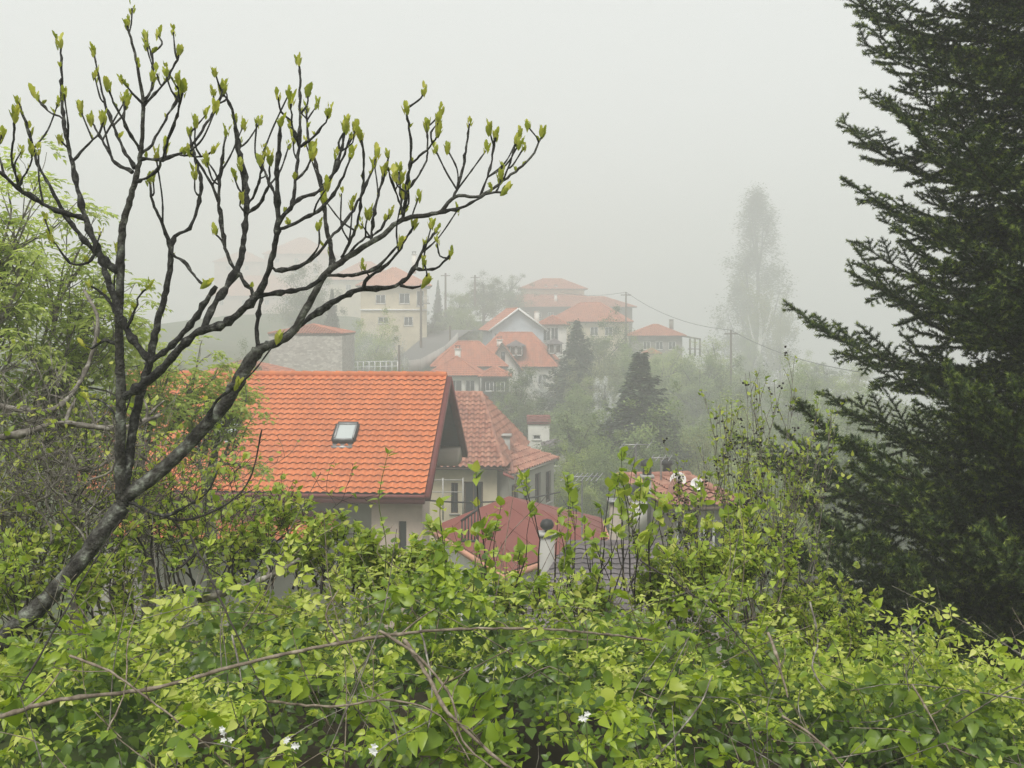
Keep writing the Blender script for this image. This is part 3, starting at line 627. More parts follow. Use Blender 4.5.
# G cluster
root, W_, zE, zR, zB = house('dormer_house', 'large red-roofed house with two dormers and a white gable', 470, 562, 333, 367, 402, 110, 8.6, rot=-6, oh=.45, wm='plaster_white', rm='tile_far', hipf=.72,
      wins=[('front', .86, 1.3, .9, 1.1), ('front', .7, 1.3, .9, 1.1), ('front', .3, 1.3, .9, 1.1)], chim=[(-2.2, 1.2, .5), (-.6, 2.0, .4)])
ro = [c for c in root.children if c.name.startswith('roof')][0]
def dormer(px, py, Y, wd=1.5):
    c = at(px, py, Y); d = thing_part = obj('dormer', join([prism([c + [-wd / 2, 0, -.55], c + [wd / 2, 0, -.55], c + [wd / 2, 2.2, -.55], c + [-wd / 2, 2.2, -.55]], (0, 0, 1.1))]), M['wood_brown'], root)
    z = c[2] + .56; q = lambda x, y, zz: np.array([c[0] + x, c[1] + y, z + zz])
    h = .55; e = wd / 2 + .3
    rf = [(np.array([q(-e, -.4, -.02), q(0, -.1, h), q(0, 2.6, h), q(-e, 2.6, -.02)]), np.array([(0, 1, 2, 3)])), (np.array([q(e, -.4, -.02), q(0, -.1, h), q(0, 2.6, h), q(e, 2.6, -.02)]), np.array([(3, 2, 1, 0)])), (np.array([q(-e, -.4, -.02), q(e, -.4, -.02), q(0, -.1, h)]), np.array([(0, 1, 2)]))]
    obj('dormer_roof', join(rf), M['tile_slate'], d)
    fr = []
    for s in (-1, 1):
        for x in (.08, .62): fr.append(bar(c + [s * x, -.03, -.45], c + [s * x, -.03, .45], .1))
        for zz in (-.45, .45): fr.append(bar(c + [s * .08, -.03, zz], c + [s * .62, -.03, zz], .1))
    obj('dormer_window', join(fr), M['white_paint'], d)
dormer(516, 351, 110.2); dormer(555, 349, 111)
def plain_gable():
    a, b, c = at(489, 369, 106.5), at(518, 368, 106.5), at(502, 344, 106.5)
    gt = obj('gable_wing', join([prism([a + [0, 0, -3], b + [0, 0, -3], b, a], (0, 4.5, 0)), (np.array([a, b, c]), np.array([(0, 1, 2)]))]), M['plaster_white'], root)
    a2, b2 = a + [-.45, -.4, -.35], b + [.45, -.4, -.35]; c2 = c + [0, -.4, .1]; bk = np.array([0, 5.5, 0])
    obj('gable_roof', join(roof_face(c2 + bk, c2, a2 + bk, a2, wave=.3, course=.4, seg=4) + roof_face(c2, c2 + bk, b2, b2 + bk, wave=.3, course=.4, seg=4)), [M['tile_far'], M['wood_brown'], M['tile_lip_shade']], root)
    obj('bargeboard', join([bar(a2 + [0, -.05, 0], c2 + [0, -.05, 0], .16), bar(c2 + [0, -.05, 0], b2 + [0, -.05, 0], .16)]), M['wood_brown'], gt)
    p = at(503, 357, 106.4); obj('gable_window', prism([p + [-.18, 0, -.5], p + [.18, 0, -.5], p + [.18, 0, .5], p + [-.18, 0, .5]], (0, .06, 0)), M['pane'], gt)
plain_gable()
house('long_red_house', 'red-roofed house left of the white gable with a tall pale chimney', 428, 506, 342, 367, 400, 104, 7, rot=4, oh=.4, wm='plaster_white', rm='tile_far', hipf=.8, chim=[(3.2, .2, .3)],
      wins=[('front', .2, 1.2, .9, 1.1), ('front', .5, 1.2, .9, 1.1)])
r2, W_, zE, zR, zB = house('bay_house', 'glazed corner pavilion with small pyramid roof and white posts', 425, 484, 357, 376, 400, 98, 5.4, rot=0, oh=.5, wm='plaster_white', rm='tile_far', hipf=1.0,
      wins=[('front', .22, 1.0, 1.2, 1.2), ('front', .52, 1.0, 1.2, 1.2), ('front', .82, 1.0, .9, 1.2)], chim=[(.15, .3, .9, 'plaster_white', 'cowl')])
house('dark_porch', 'low red-tiled porch with dark glazing right of the pyramid roof', 478, 512, 367, 377, 398, 97, 4, oh=.3, wm='wood_dark', rm='tile_far', hipf=.8, wins=[('front', .3, .9, .8, .9), ('front', .7, .9, .8, .9)])
# H blue gable
r3, W_, zE, zR, zB = house('blue_gable_house', 'pale blue house with white edged gable facing us', 482, 542, 309, 331, 372, 124, 11, rot=8, style='gable_y', oh=.45, wm='plaster_blue', rm='tile_far', rake='white_paint', chim=[(2.6, -3.0, 1.6, 'plaster_white', 'slab')], wins=[('right', .2, 1.4, 1.0, 1.2), ('right', .5, 1.4, 1.0, 1.2)])
house('glazed_side_house', 'orange-roofed block with dark glazed bay right of the blue gable', 537, 570, 316, 325, 372, 126, 7, oh=.4, wm='plaster_white', rm='tile_far', wins=[('front', .25, 1.1, .9, 1.6), ('front', .55, 1.1, .9, 1.6)])
# I tiered
house('tiered_mansion', 'faded three-tiered mansion with stacked tiled roofs, highest on the slope', 503, 600, 291, 301, 325, 204, 11.3, oh=.7, wm='stone_dark', rm='tile_far', chim=[(-1, -1.5, 1.4), (1, -1.5, 1.4)], wins=[('front', f, 1.5, 1.1, 1.2) for f in (.15, .35, .55, .75)], below=8)
house('upper_floor_block', 'topmost hipped storey of the faded mansion with two windows', 518, 588, 279, 289, 302, 207, 10.0, oh=.7, wm='plaster_cream', rm='tile_far', wins=[('front', .78, 1.4, .9, .9), ('front', .9, 1.4, .9, .9)], below=3)
house('wide_eaved_house', 'house with long low tiled eaves just under the faded mansion', 508, 637, 297, 307, 335, 196, 11.3, oh=.8, wm='wood_brown', rm='tile_far', wins=[('front', .12 + .1 * k, 1.6, 1.0, 1.2) for k in range(8)], chim=[(-3, -2.5, 1.2)], below=6)
house('orange_hip_house', 'faded bright orange hip roof at the right end of the mansion group', 552, 634, 303, 322, 352, 146, 9, rot=-12, oh=.6, wm='plaster_cream', rm='tile_far', hipf=.95, wins=[('front', .8, 1.3, 1.1, 1.2), ('front', .6, 1.3, 1.1, 1.2)], below=6)
# J
r4, W_, zE, zR, zB = house('porch_house', 'stone house with red roof and open timber porch at its right end', 630, 688, 325, 336, 352, 140, 7.0, rot=-4, oh=.5, wm='stone_dark', rm='tile_far', wins=[('front', f, 1.3, 1.0, 1.1) for f in (.3, .55, .8)], chim=[(2.2, .5, .9, 'stone_dark', 'slab')], below=5)
def porch():
    a, b = at(683, 337, 139), at(701, 339, 139); ro_ = obj('porch_roof', prism([a, b + [0, 0, -.1], b + [0, 4, -.1], a + [0, 4, .2]], (0, 0, .18)), M['wood_brown'], r4)
    obj('porch_post', join([bar(at(px, 338.5, Y), at(px, 356, Y), .22) for px in (690, 695, 700) for Y in (139.2, 142.6)] + [bar(at(688, 349, 139.2), at(701, 349, 139.2), .12)]), M['wood_brown'], r4)
porch()
house('small_lower_roof', 'little orange roof tucked under the stone porch house', 645, 662, 349, 354, 365, 134, 3.5, oh=.2, wm='plaster_peach', rm='tile_far')
# K cream house
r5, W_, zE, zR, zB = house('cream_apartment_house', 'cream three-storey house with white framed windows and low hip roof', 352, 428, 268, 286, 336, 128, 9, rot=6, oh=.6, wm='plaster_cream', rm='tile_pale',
      wins=[('front', .30, 1.6, 1.2, 1.1), ('front', .66, 1.5, 1.3, 1.3), ('front', .34, 4.2, 1.3, .8), ('front', .72, 4.3, 1.1, 1.1), ('front', .90, 1.5, .9, 1.9)], chim=[(2.5, .5, 2.0)], below=3)
obj('string_course', join([bar(W_(-4.1, -3.98, zE - 2.9), W_(4.1, -3.98, zE - 2.9), .18)]), M['white_paint'], r5)
bk = [bar(at(421, y, 127), at(428, y, 127), .08) for y in (296, 300)] + [bar(at(421 + i * 1.2, 296, 127), at(421 + i * 1.2, 303, 127), .06) for i in range(7)]
obj('balcony', join(bk + [prism([at(419, 304, 127), at(429, 304, 127), at(429, 304, 127) + [0, 1.6, 0], at(419, 304, 127) + [0, 1.6, 0]], (0, 0, .15))]), M['concrete'], r5)
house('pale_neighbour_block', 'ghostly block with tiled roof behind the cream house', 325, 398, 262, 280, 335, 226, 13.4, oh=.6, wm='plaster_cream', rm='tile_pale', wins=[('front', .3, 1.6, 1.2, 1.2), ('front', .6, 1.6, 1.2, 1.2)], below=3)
# L stone walled
house('stone_wall_house', 'house with blank pale stone wall and low orange roof above the big roof', 268, 343, 325, 334, 388, 88, 7, rot=0, oh=.08, wm='stone', rm='tile_far', hipf=1.0, below=3, wave=.24)
house('left_low_house', 'small white-walled house with faded orange roof left of the stone wall', 196, 280, 362, 375, 410, 74, 5, oh=.3, wm='plaster_white', rm='tile_far')
# M hazy buildings
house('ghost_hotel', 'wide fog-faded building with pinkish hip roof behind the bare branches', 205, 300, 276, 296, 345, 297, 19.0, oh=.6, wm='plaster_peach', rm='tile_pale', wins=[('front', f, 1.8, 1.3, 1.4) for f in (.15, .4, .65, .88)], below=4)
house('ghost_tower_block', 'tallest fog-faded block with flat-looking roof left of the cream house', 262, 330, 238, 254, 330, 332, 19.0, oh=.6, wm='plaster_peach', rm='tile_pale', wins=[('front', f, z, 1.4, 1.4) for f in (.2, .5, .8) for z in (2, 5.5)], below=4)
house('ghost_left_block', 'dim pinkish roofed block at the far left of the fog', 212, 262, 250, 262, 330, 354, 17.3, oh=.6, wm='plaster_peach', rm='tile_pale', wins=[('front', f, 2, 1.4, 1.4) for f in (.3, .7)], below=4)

# road, guard wall, poles, wires
def road():
    pts = [at(352, 372, 100), at(400, 366, 104), at(425, 352, 114), at(440, 338, 128), at(452, 331, 138), at(470, 329, 150)]
    L, Rr = [], []
    for i, p in enumerate(pts):
        d = pts[min(i + 1, 5)] - pts[max(i - 1, 0)]; d[2] = 0; d /= np.linalg.norm(d); n_ = np.array([d[1], -d[0], 0])
        L.append(p - n_ * 2.2); Rr.append(p + n_ * 2.2)
    V = np.array(L + Rr); Fq = np.array([(i, i + 6, i + 7, i + 1) for i in range(5)])
    tag(obj('road', [(V, Fq)], M['asphalt']), kind='structure')
    t = thing('low_road_wall', Rr[0], 'low pale parapet wall along the lane below the cream house', 'wall')
    obj('parapet', join([prism([Rr[i] + [0, 0, -.6], Rr[i + 1] + [0, 0, -.6], Rr[i + 1] + [0, .3, -.6], Rr[i] + [0, .3, -.6]], (0, 0, 1.3)) for i in range(3)]), M['concrete'], t)
    t2 = thing('metal_railing', at(360, 372, 97), 'pale metal railing behind the ridge of the big orange roof', 'railing')
    obj('rail', join([bar(at(352, y, 97), at(398, y - 1, 97), .07) for y in (362, 367)]), M['white_paint'], t2)
    obj('post', join([bar(at(352 + k * 5.7, 361.5, 97), at(352 + k * 5.7, 374, 97), .08) for k in range(9)]), M['white_paint'], t2)
road()
def pole(px, yt, yb, Y, label, arm=True, r=.13):
    a, b = at(px, yt, Y), at(px, yb, Y); t = thing('utility_pole', b, label, 'utility pole', 'utility poles in the village')
    obj('post', tube([b - [0, 0, 1], a], [r, r * .75], 8, True)[0], M['wood_brown'], t)
    if arm: obj('crossarm', bar(a + [-.7, 0, -.4], a + [.7, 0, -.4], .12), M['wood_brown'], t)
    return a
pA = pole(421, 284, 366, 118, 'tall utility pole at the right corner of the cream house', r=.16)
pole(445.5, 273, 310, 158, 'faint utility pole just right of the cream house', r=.18); pole(475, 275, 300, 165, 'faint utility pole left of the tiered mansion', r=.18)
pole(450, 326, 345, 120, 'short post beside the lane', False)
pB = pole(626, 292, 345, 142, 'utility pole behind the orange hip roof carrying the long wire'); pC = pole(731, 330, 400, 112, 'utility pole among trees left of the poplar')
pole(399, 345, 372, 98, 'short post beside the pale railing', False)
def wire(a, b, sag, label):
    t = np.linspace(0, 1, 24)[:, None]; P = a + (b - a) * t; P[:, 2] -= (4 * sag * t * (1 - t))[:, 0]
    tag(obj('overhead_wire', tubes([(P - a, .03)], 5), M['cable'], loc=(0, 0, 0)), label, 'wire', 'overhead wires').location = a
wire(pB, pC, 1.0, 'overhead wire falling from the mansion pole to the pole near the poplar')
wire(pC, at(860, 372, 75), .6, 'overhead wire running from the poplar pole into the dark fir')
wire(at(560, 292, 165), pB, .5, 'overhead wire leading left from the mansion pole')
wire(at(395, 496, 36), at(560, 492, 40), .3, 'black cable sagging in front of the old house')

# ------------------------------------------------------------------ distant trees
def crown_mesh(kind, seed):
    g = np.random.default_rng(seed)
    if kind == 'round':
        nc = 95; c = g.normal(size=(nc, 3)); c /= np.linalg.norm(c, axis=1)[:, None]; c *= (g.random(nc) ** .4)[:, None]
        c = c * [.36, .36, .40] * (1 + .18 * g.normal(size=(nc, 1))) + [0, 0, .58]; c[:, :2] += .05 * np.sin(c[:, 2:3] * 9 + seed)
        rad = g.uniform(.035, .085, nc); per = 190
    elif kind == 'loose':
        nc = 80; c = g.normal(size=(nc, 3)); c /= np.linalg.norm(c, axis=1)[:, None]; c *= (g.random(nc) ** .33)[:, None]
        c = c * [.30, .30, .44] * (1 + .3 * g.normal(size=(nc, 1))) + [0, 0, .56]; rad = g.uniform(.03, .07, nc); per = 120
    elif kind == 'poplar':
        nc = 200; z = g.uniform(.08, 1, nc); wd = .12 * np.sin(np.clip((1.04 - z) * 2.1, 0, 1.57)) * (.9 + .12 * np.sin(z * 23)); a = g.random(nc) * 6.28
        rr = wd * np.sqrt(g.random(nc)); c = np.stack([rr * np.cos(a) , rr * np.sin(a), z], -1); rad = g.uniform(.010, .020, nc); per = 150
    pos = np.repeat(c, per, 0) + g.normal(size=(nc * per, 3)) * np.repeat(rad, per)[:, None] * ([.6, .6, .55] if kind != 'poplar' else [.7, .7, 1.8])
    nrm = pos - [0, 0, .5]; nrm /= np.linalg.norm(nrm, axis=1)[:, None]; nrm[:, 2] += .6
    s = g.uniform(.012, .022, len(pos)) * (1 if kind != 'poplar' else .45)
    ch = scatter(RH_V, RH_F, pos, rand_rot(len(pos), nrm, .6, g), s)
    tr = [(np.array([(0, 0, -.15), (.01, 0, .2), (0, .01, .5), (.0, 0, .8)]), np.array([.022, .018, .012, .003]) * (1 if kind != 'poplar' else .5))]
    for q in c[::6]:
        b = np.array([0, 0, max(.12, q[2] - .25)]); m_ = (b + q) / 2 + g.normal(size=3) * .01 + [0, 0, -.02]; tr.append((np.array([b, m_, q]), np.array([.009, .006, .002]) * (1 if kind != 'poplar' else .4)))
    return mesh_data('crown_' + kind, [ch], M['crown_a']), mesh_data('trunk', tubes(tr, 5), M['bark'])
def conifer_mesh(seed, droop=.1, wide=.28):
    g = np.random.default_rng(seed); pos, dr, sc, tr = [], [], [], [(np.array([(0, 0, -.12), (0, 0, .5), (0, 0, 1.)]), np.array([.02, .012, .001]))]
    z = .06
    while z < .99:
        r = wide * (1 - z) ** 1.05 + .002; nb = int(7 + r * 22); a0 = g.random() * 6.28
        for k in range(nb):
            a = a0 + 6.283 * k / nb + g.normal() * .15; L = r * g.uniform(.55, 1.2); n_ = int(16 + L * 420)
            t = np.sqrt(g.random(n_)); d = np.array([math.cos(a), math.sin(a)]); wv = g.normal(size=n_) * L * .16 * (1.15 - t) + g.normal(size=n_) * .004
            zz = z - droop * L * t * 2 + .10 * L * t ** 3 * 2 + g.normal(size=n_) * .011 - np.abs(wv) * .35
            pos.append(np.stack([d[0] * t * L - d[1] * wv, d[1] * t * L + d[0] * wv, zz], -1))
            dv = np.stack([np.full(n_, d[0]), np.full(n_, d[1]), g.normal(size=n_) * .3 - .25], -1); dv[:, :2] += g.normal(size=(n_, 2)) * .5; dr.append(dv); sc.append(g.uniform(.012, .026, n_))
            tr.append((np.array([(0, 0, z), (d[0] * L * .6, d[1] * L * .6, z - droop * L), (d[0] * L, d[1] * L, z - droop * L * 1.6)]), np.array([.005, .003, .001])))
        z += .024 * g.uniform(.8, 1.2) + .006
    pos = np.concatenate(pos); dr = np.concatenate(dr); sc = np.concatenate(sc); up = np.tile([0, 0, 1.], (len(pos), 1)) + g.normal(size=(len(pos), 3)) * .5
    return mesh_data('crown_conifer', [scatter(RH_V, RH_F, pos, frames(dr, up), sc)], M['crown_con']), mesh_data('trunk', tubes(tr, 4), M['bark'])
CR = {'round': [crown_mesh('round', s) for s in (1, 2, 3)], 'loose': [crown_mesh('loose', s) for s in (4, 5, 6)], 'poplar': [crown_mesh('poplar', 7)], 'con': [conifer_mesh(8), conifer_mesh(9, .16, .33)]}
TN = {'round': 'broadleaf_tree', 'loose': 'young_tree', 'poplar': 'poplar', 'con': 'spruce'}
cnt = [0]
def tree(kind, px, ytop, wpx, Y, mat, label, group=None, ybase=None, trunk=None, wscale=1):
    X = (px - HX) / F_ * Y; zt = (HY - ytop) / F_ * Y; zb = gz(X, Y) if ybase is None else (HY - ybase) / F_ * Y
    H = max(zt - zb, 2.); Wd = wpx / F_ * Y; base = {'round': .78, 'loose': .72, 'poplar': .22, 'con': .58}[kind]
    me, tm = CR[kind][cnt[0] % len(CR[kind])]; cnt[0] += 1
    r_ = thing(TN[kind], (X, Y, zb), label, 'tree', group)
    for nm, d in (('crown', me), ('trunk', tm)):
        o = bpy.data.objects.new(nm, d); COL.objects.link(o); o.parent = r_
        o.scale = (Wd / base, Wd / base, H / (1.0 if kind != 'round' else .99)); o.rotation_euler = (0, 0, random.Random(cnt[0] * 7).uniform(0, 6.28))
        if nm == 'crown': o.material_slots[0].link = 'OBJECT'; o.material_slots[0].material = M['crown_' + mat]
        elif trunk: o.material_slots[0].link = 'OBJECT'; o.material_slots[0].material = M[trunk]
    return r_
tree('round', 519, 366, 62, 84, 'c', 'dark leafy tree in front of the dormer house, left of the spruces')
tree('loose', 497, 395, 40, 74, 'a', 'slender green tree rising above the wing roof')
tree('round', 578, 388, 66, 82, 'a', 'round mid-green tree right of the white box house')
tree('con', 577, 320, 95, 98, 'con', 'hazy narrow spruce right of the dormer house')
tree('round', 604, 318, 70, 112, 'c', 'tall hazy tree below the orange hip roof')
tree('loose', 628, 335, 50, 108, 'a', 'hazy tree behind the big spruce')
tree('con', 640, 350, 190, 62, 'con', 'broad dark spruce with drooping tiers in the middle of the valley')
tree('loose', 606, 372, 44, 88, 'blo', 'white blossoming tree left of the broad spruce')
tree('loose', 541, 372, 30, 100, 'blo', 'small white blossoming tree at the foot of the dormer house')
tree('loose', 492, 420, 22, 62, 'blo', 'white blossoming shrub above the wing roof')
tree('round', 597, 428, 64, 56, 'a', 'bushy green tree at the left foot of the broad spruce')
tree('round', 571, 452, 52, 52, 'b', 'low bright bush above the red metal roof')
tree('round', 700, 352, 76, 104, 'a', 'hazy round tree below the porch house')
tree('loose', 668, 342, 50, 118, 'b', 'pale young tree beneath the stone porch house')
tree('round', 735, 372, 70, 92, 'c', 'hazy dark tree left of the poplar foot')
tree('loose', 716, 340, 60, 122, 'b', 'pale tree standing right of the porch house')
tree('round', 690, 398, 84, 66, 'a', 'green tree right of the broad spruce')
tree('round', 742, 410, 86, 56, 'b', 'bright green tree right of the satellite dish roof')
tree('loose', 705, 436, 58, 46, 'd', 'yellowish young tree behind the cottage')
tree('round', 655, 440, 52, 50, 'c', 'dark bush behind the cottage chimneys')
tree('round', 800, 372, 80, 80, 'a', 'hazy tree partly behind the dark fir')
tree('round', 625, 468, 40, 44, 'd', 'olive bush between the aerial masts')
tree('poplar', 757, 193, 84, 235, 'c', 'very tall narrow poplar fading into the fog', ybase=405)
tree('loose', 780, 292, 36, 200, 'd', 'fog-faded tree with white trunk right of the poplar', ybase=400)
tree('round', 750, 330, 34, 190, 'a', 'small faded tree at the foot of the poplar', ybase=400)
tree('round', 376, 318, 60, 100, 'b', 'pale green tree left of the cream house, beside the stone wall')
tree('loose', 400, 335, 34, 102, 'blo', 'white flowering shrub below the cream house')
tree('round', 310, 262, 66, 145, 'c', 'dark foggy tree behind the stone walled house')
tree('con', 332, 288, 36, 118, 'con', 'foggy spruce right behind the stone walled house')
tree('round', 484, 277, 62, 172, 'c', 'foggy tree left of the tiered mansion')
tree('round', 457, 292, 44, 160, 'a', 'foggy round tree by the lane')
tree('con', 438, 280, 18, 168, 'con', 'small foggy spruce by the faint pole')
tree('loose', 432, 312, 40, 136, 'c', 'foggy shrub right of the cream house')
tree('round', 466, 308, 40, 146, 'a', 'foggy bush above the lane bend')
tree('loose', 510, 272, 50, 190, 'c', 'nearly invisible tree behind the tiered mansion')
tree('round', 250, 352, 50, 66, 'c', 'dark tree left of the small white-walled house')
for px, yt, wd, Y, m_, lb in ((835, 396, 130, 62, 'a', 'tree filling the gap behind the lower fir branches'), (880, 430, 130, 48, 'c', 'dark tree hidden behind the fir'), (805, 470, 96, 40, 'b', 'bright tree low behind the left fir branches'), (760, 470, 80, 38, 'a', 'green tree low behind the budding shrubs'), (930, 380, 120, 70, 'a', 'hazy tree right behind the fir trunk')): tree('round', px, yt, wd, Y, m_, lb)
g_ = np.random.default_rng(5)
for i in range(46):
    Y = g_.uniform(58, 135); px = g_.uniform(560, 860) ; X = (px - HX) / F_ * Y; z = gz(X, Y); h = g_.uniform(5, 9)
    yt = max(HY - (z + h) * F_ / Y, 352 + abs(px - 700) * .06)
    tree(['round', 'loose', 'round', 'con'][int(g_.integers(0, 4))], px, yt, g_.uniform(5, 8) * F_ / Y, Y, 'abcad'[int(g_.integers(0, 5))], 'hazy tree of the wood on the slope right of the spruce', 'trees of the hillside wood')
for i in range(22):
    Y = g_.uniform(50, 96); px = g_.uniform(120, 560); X = (px - HX) / F_ * Y
    if abs(X + 12) < 5 and Y > 80: continue
    z = gz(X, Y); h = g_.uniform(2.0, 3.6); yt = max(HY - (z + h) * F_ / Y, 384)
    tree(['round', 'loose'][i % 2], px, yt, g_.uniform(3.5, 6) * F_ / Y, Y, 'abc'[i % 3], 'low garden tree hidden behind the big orange roof', 'garden trees between the houses')
# white leaning trunk near the poplar
wt_ = thing('pale_birch', at(752, 400, 190), 'leaning white-barked trunk in front of the poplar', 'tree')
obj('trunk', tubes([(np.array([at(751, 402, 190), at(753, 378, 190), at(759, 352, 190), at(761, 325, 190), at(758, 300, 190)]), np.array([.5, .42, .36, .28, .1])), (np.array([at(760, 345, 190), at(768, 325, 191), at(772, 305, 191)]), np.array([.26, .2, .06])), (np.array([at(759, 352, 190), at(752, 335, 189), at(748, 315, 189)]), np.array([.2, .14, .05]))], 7), M['birch_bark'], wt_, smooth=True)
gg = np.random.default_rng(31); n_ = 2600; cc = np.array([at(762 + gg.normal() * 9, 312 + gg.normal() * 14, 190 + gg.normal() * 2) for _ in range(26)])
pp = np.repeat(cc, 100, 0) + gg.normal(size=(2600, 3)) * .8; obj('crown', scatter(RH_V, RH_F, pp, rand_rot(2600, (0, 0, 1), 1, gg), gg.uniform(.2, .4, 2600)), M['crown_d'], wt_)

# ------------------------------------------------------------------ smoke
def smoke():
    m, n, out = new_mat('smoke'); tc = N(n, 'ShaderNodeTexCoord'); no = N(n, 'ShaderNodeTexNoise'); no.inputs['Scale'].default_value = .45; no.inputs['Detail'].default_value = 3
    n.links.new(tc.outputs['Object'], no.inputs['Vector']); ln = N(n, 'ShaderNodeVectorMath', operation='LENGTH'); mp = N(n, 'ShaderNodeMapping'); mp.inputs['Scale'].default_value = (1 / 4.0, 1 / 3.0, 1 / 3.2)
    n.links.new(tc.outputs['Object'], mp.inputs[0]); n.links.new(mp.outputs[0], ln.inputs[0])
    mr = N(n, 'ShaderNodeMapRange'); mr.inputs[1].default_value, mr.inputs[2].default_value, mr.inputs[3].default_value, mr.inputs[4].default_value = .1, 1, .30, 0
    n.links.new(ln.outputs['Value'], mr.inputs[0]); m2 = N(n, 'ShaderNodeMapRange'); m2.inputs[1].default_value, m2.inputs[2].default_value = .42, .7; n.links.new(no.outputs[0], m2.inputs[0])
    mu = N(n, 'ShaderNodeMath', operation='MULTIPLY'); n.links.new(mr.outputs[0], mu.inputs[0]); n.links.new(m2.outputs[0], mu.inputs[1])
    v = N(n, 'ShaderNodeVolumePrincipled'); v.inputs['Color'].default_value = (.78, .86, .93, 1); n.links.new(mu.outputs[0], v.inputs['Density']); n.links.new(v.outputs[0], out.inputs['Volume'])
    c = at(360, 352, 94); V, Fq = lathe([(.01, -3.1), (1.6, -2.8), (3.2, -1.6), (3.9, 0), (3.2, 1.6), (1.6, 2.8), (.01, 3.1)], (0, 0, 0), 16); V = V * [1, .75, 1]
    o = obj('smoke', (V, Fq), m, loc=(0, 0, 0)); o.location = c; tag(o, kind='stuff')
smoke()

# ------------------------------------------------------------------ near plants: growth helpers
def bez(P, r, step=.05):
    """smooth a polyline (Catmull-Rom) and sample it every step metres"""
    P = np.asarray(P, float); r = np.asarray(r, float); Q = np.vstack([2 * P[0] - P[1], P, 2 * P[-1] - P[-2]]); o, q = [], []
    for i in range(1, len(Q) - 2):
        L = np.linalg.norm(Q[i + 1] - Q[i]); n = max(2, int(L / step)); t = np.linspace(0, 1, n, endpoint=False)[:, None]
        a, b, c, d = Q[i - 1], Q[i], Q[i + 1], Q[i + 2]
        o.append(.5 * (2 * b + (c - a) * t + (2 * a - 5 * b + 4 * c - d) * t ** 2 + (3 * b - a - 3 * c + d) * t ** 3)); q.append(r[i - 1] + (r[i] - r[i - 1]) * t[:, 0])
    return np.vstack([*o, P[-1:]]), np.concatenate([*q, r[-1:]])
def sprout(g, start, d, L, r0, depth, out, tips, kids=(2, 4), up=.25, wob=.25, shrink=.62, seg=.10, spread=.7, minr=.0015):
    """recursive twig; out gets (points, radii), tips gets (point, direction)"""
    n = max(4, int(L / seg)); P = [np.array(start, float)]; d = np.array(d, float); d /= np.linalg.norm(d); D = [d]
    for i in range(n):
        d = d + g.normal(size=3) * wob * .35 + np.array([0, 0, up * .2]); d /= np.linalg.norm(d); P.append(P[-1] + d * L / n); D.append(d)
    rr = np.linspace(r0, max(r0 * .45, minr), n + 1) * (1 + .12 * g.normal(size=n + 1)); out.append((np.array(P), np.abs(rr)))
    if depth == 0: tips.append((P[-1], D[-1])); return
    k = int(g.integers(kids[0], kids[1] + 1))
    for j in range(k):
        i = int(g.integers(max(1, n // 3), n + 1)); v = D[i] + g.normal(size=3) * spread; v[2] += up
        sprout(g, P[i], v, L * shrink * g.uniform(.7, 1.2), max(rr[i] * .7, minr), depth - 1, out, tips, kids, up, wob, shrink, seg, spread, minr)
    sprout(g, P[-1], D[-1], L * shrink, rr[-1], depth - 1, out, tips, kids, up, wob, shrink, seg, spread, minr)
def leaf_bunch(g, tips, n, size, tV=LEAF_V, tF=LEAF_T, open_=.9, along=.06, jit=.01, droop=0.):
    """n leaves at each tip, fanning out round its direction"""
    m = len(tips) * n
    if m == 0: return None
    P = np.repeat(np.array([t[0] for t in tips]), n, 0); D = np.repeat(np.array([t[1] for t in tips]), n, 0)
    P = P - D * g.uniform(0, along, (m, 1)) + g.normal(size=(m, 3)) * jit
    y = D + g.normal(size=(m, 3)) * open_ - [0, 0, droop]; up = D * .5 + [0, 0, 1.] + g.normal(size=(m, 3)) * .25
    return scatter(tV, tF, P, frames(y, up), g.uniform(*size, m))

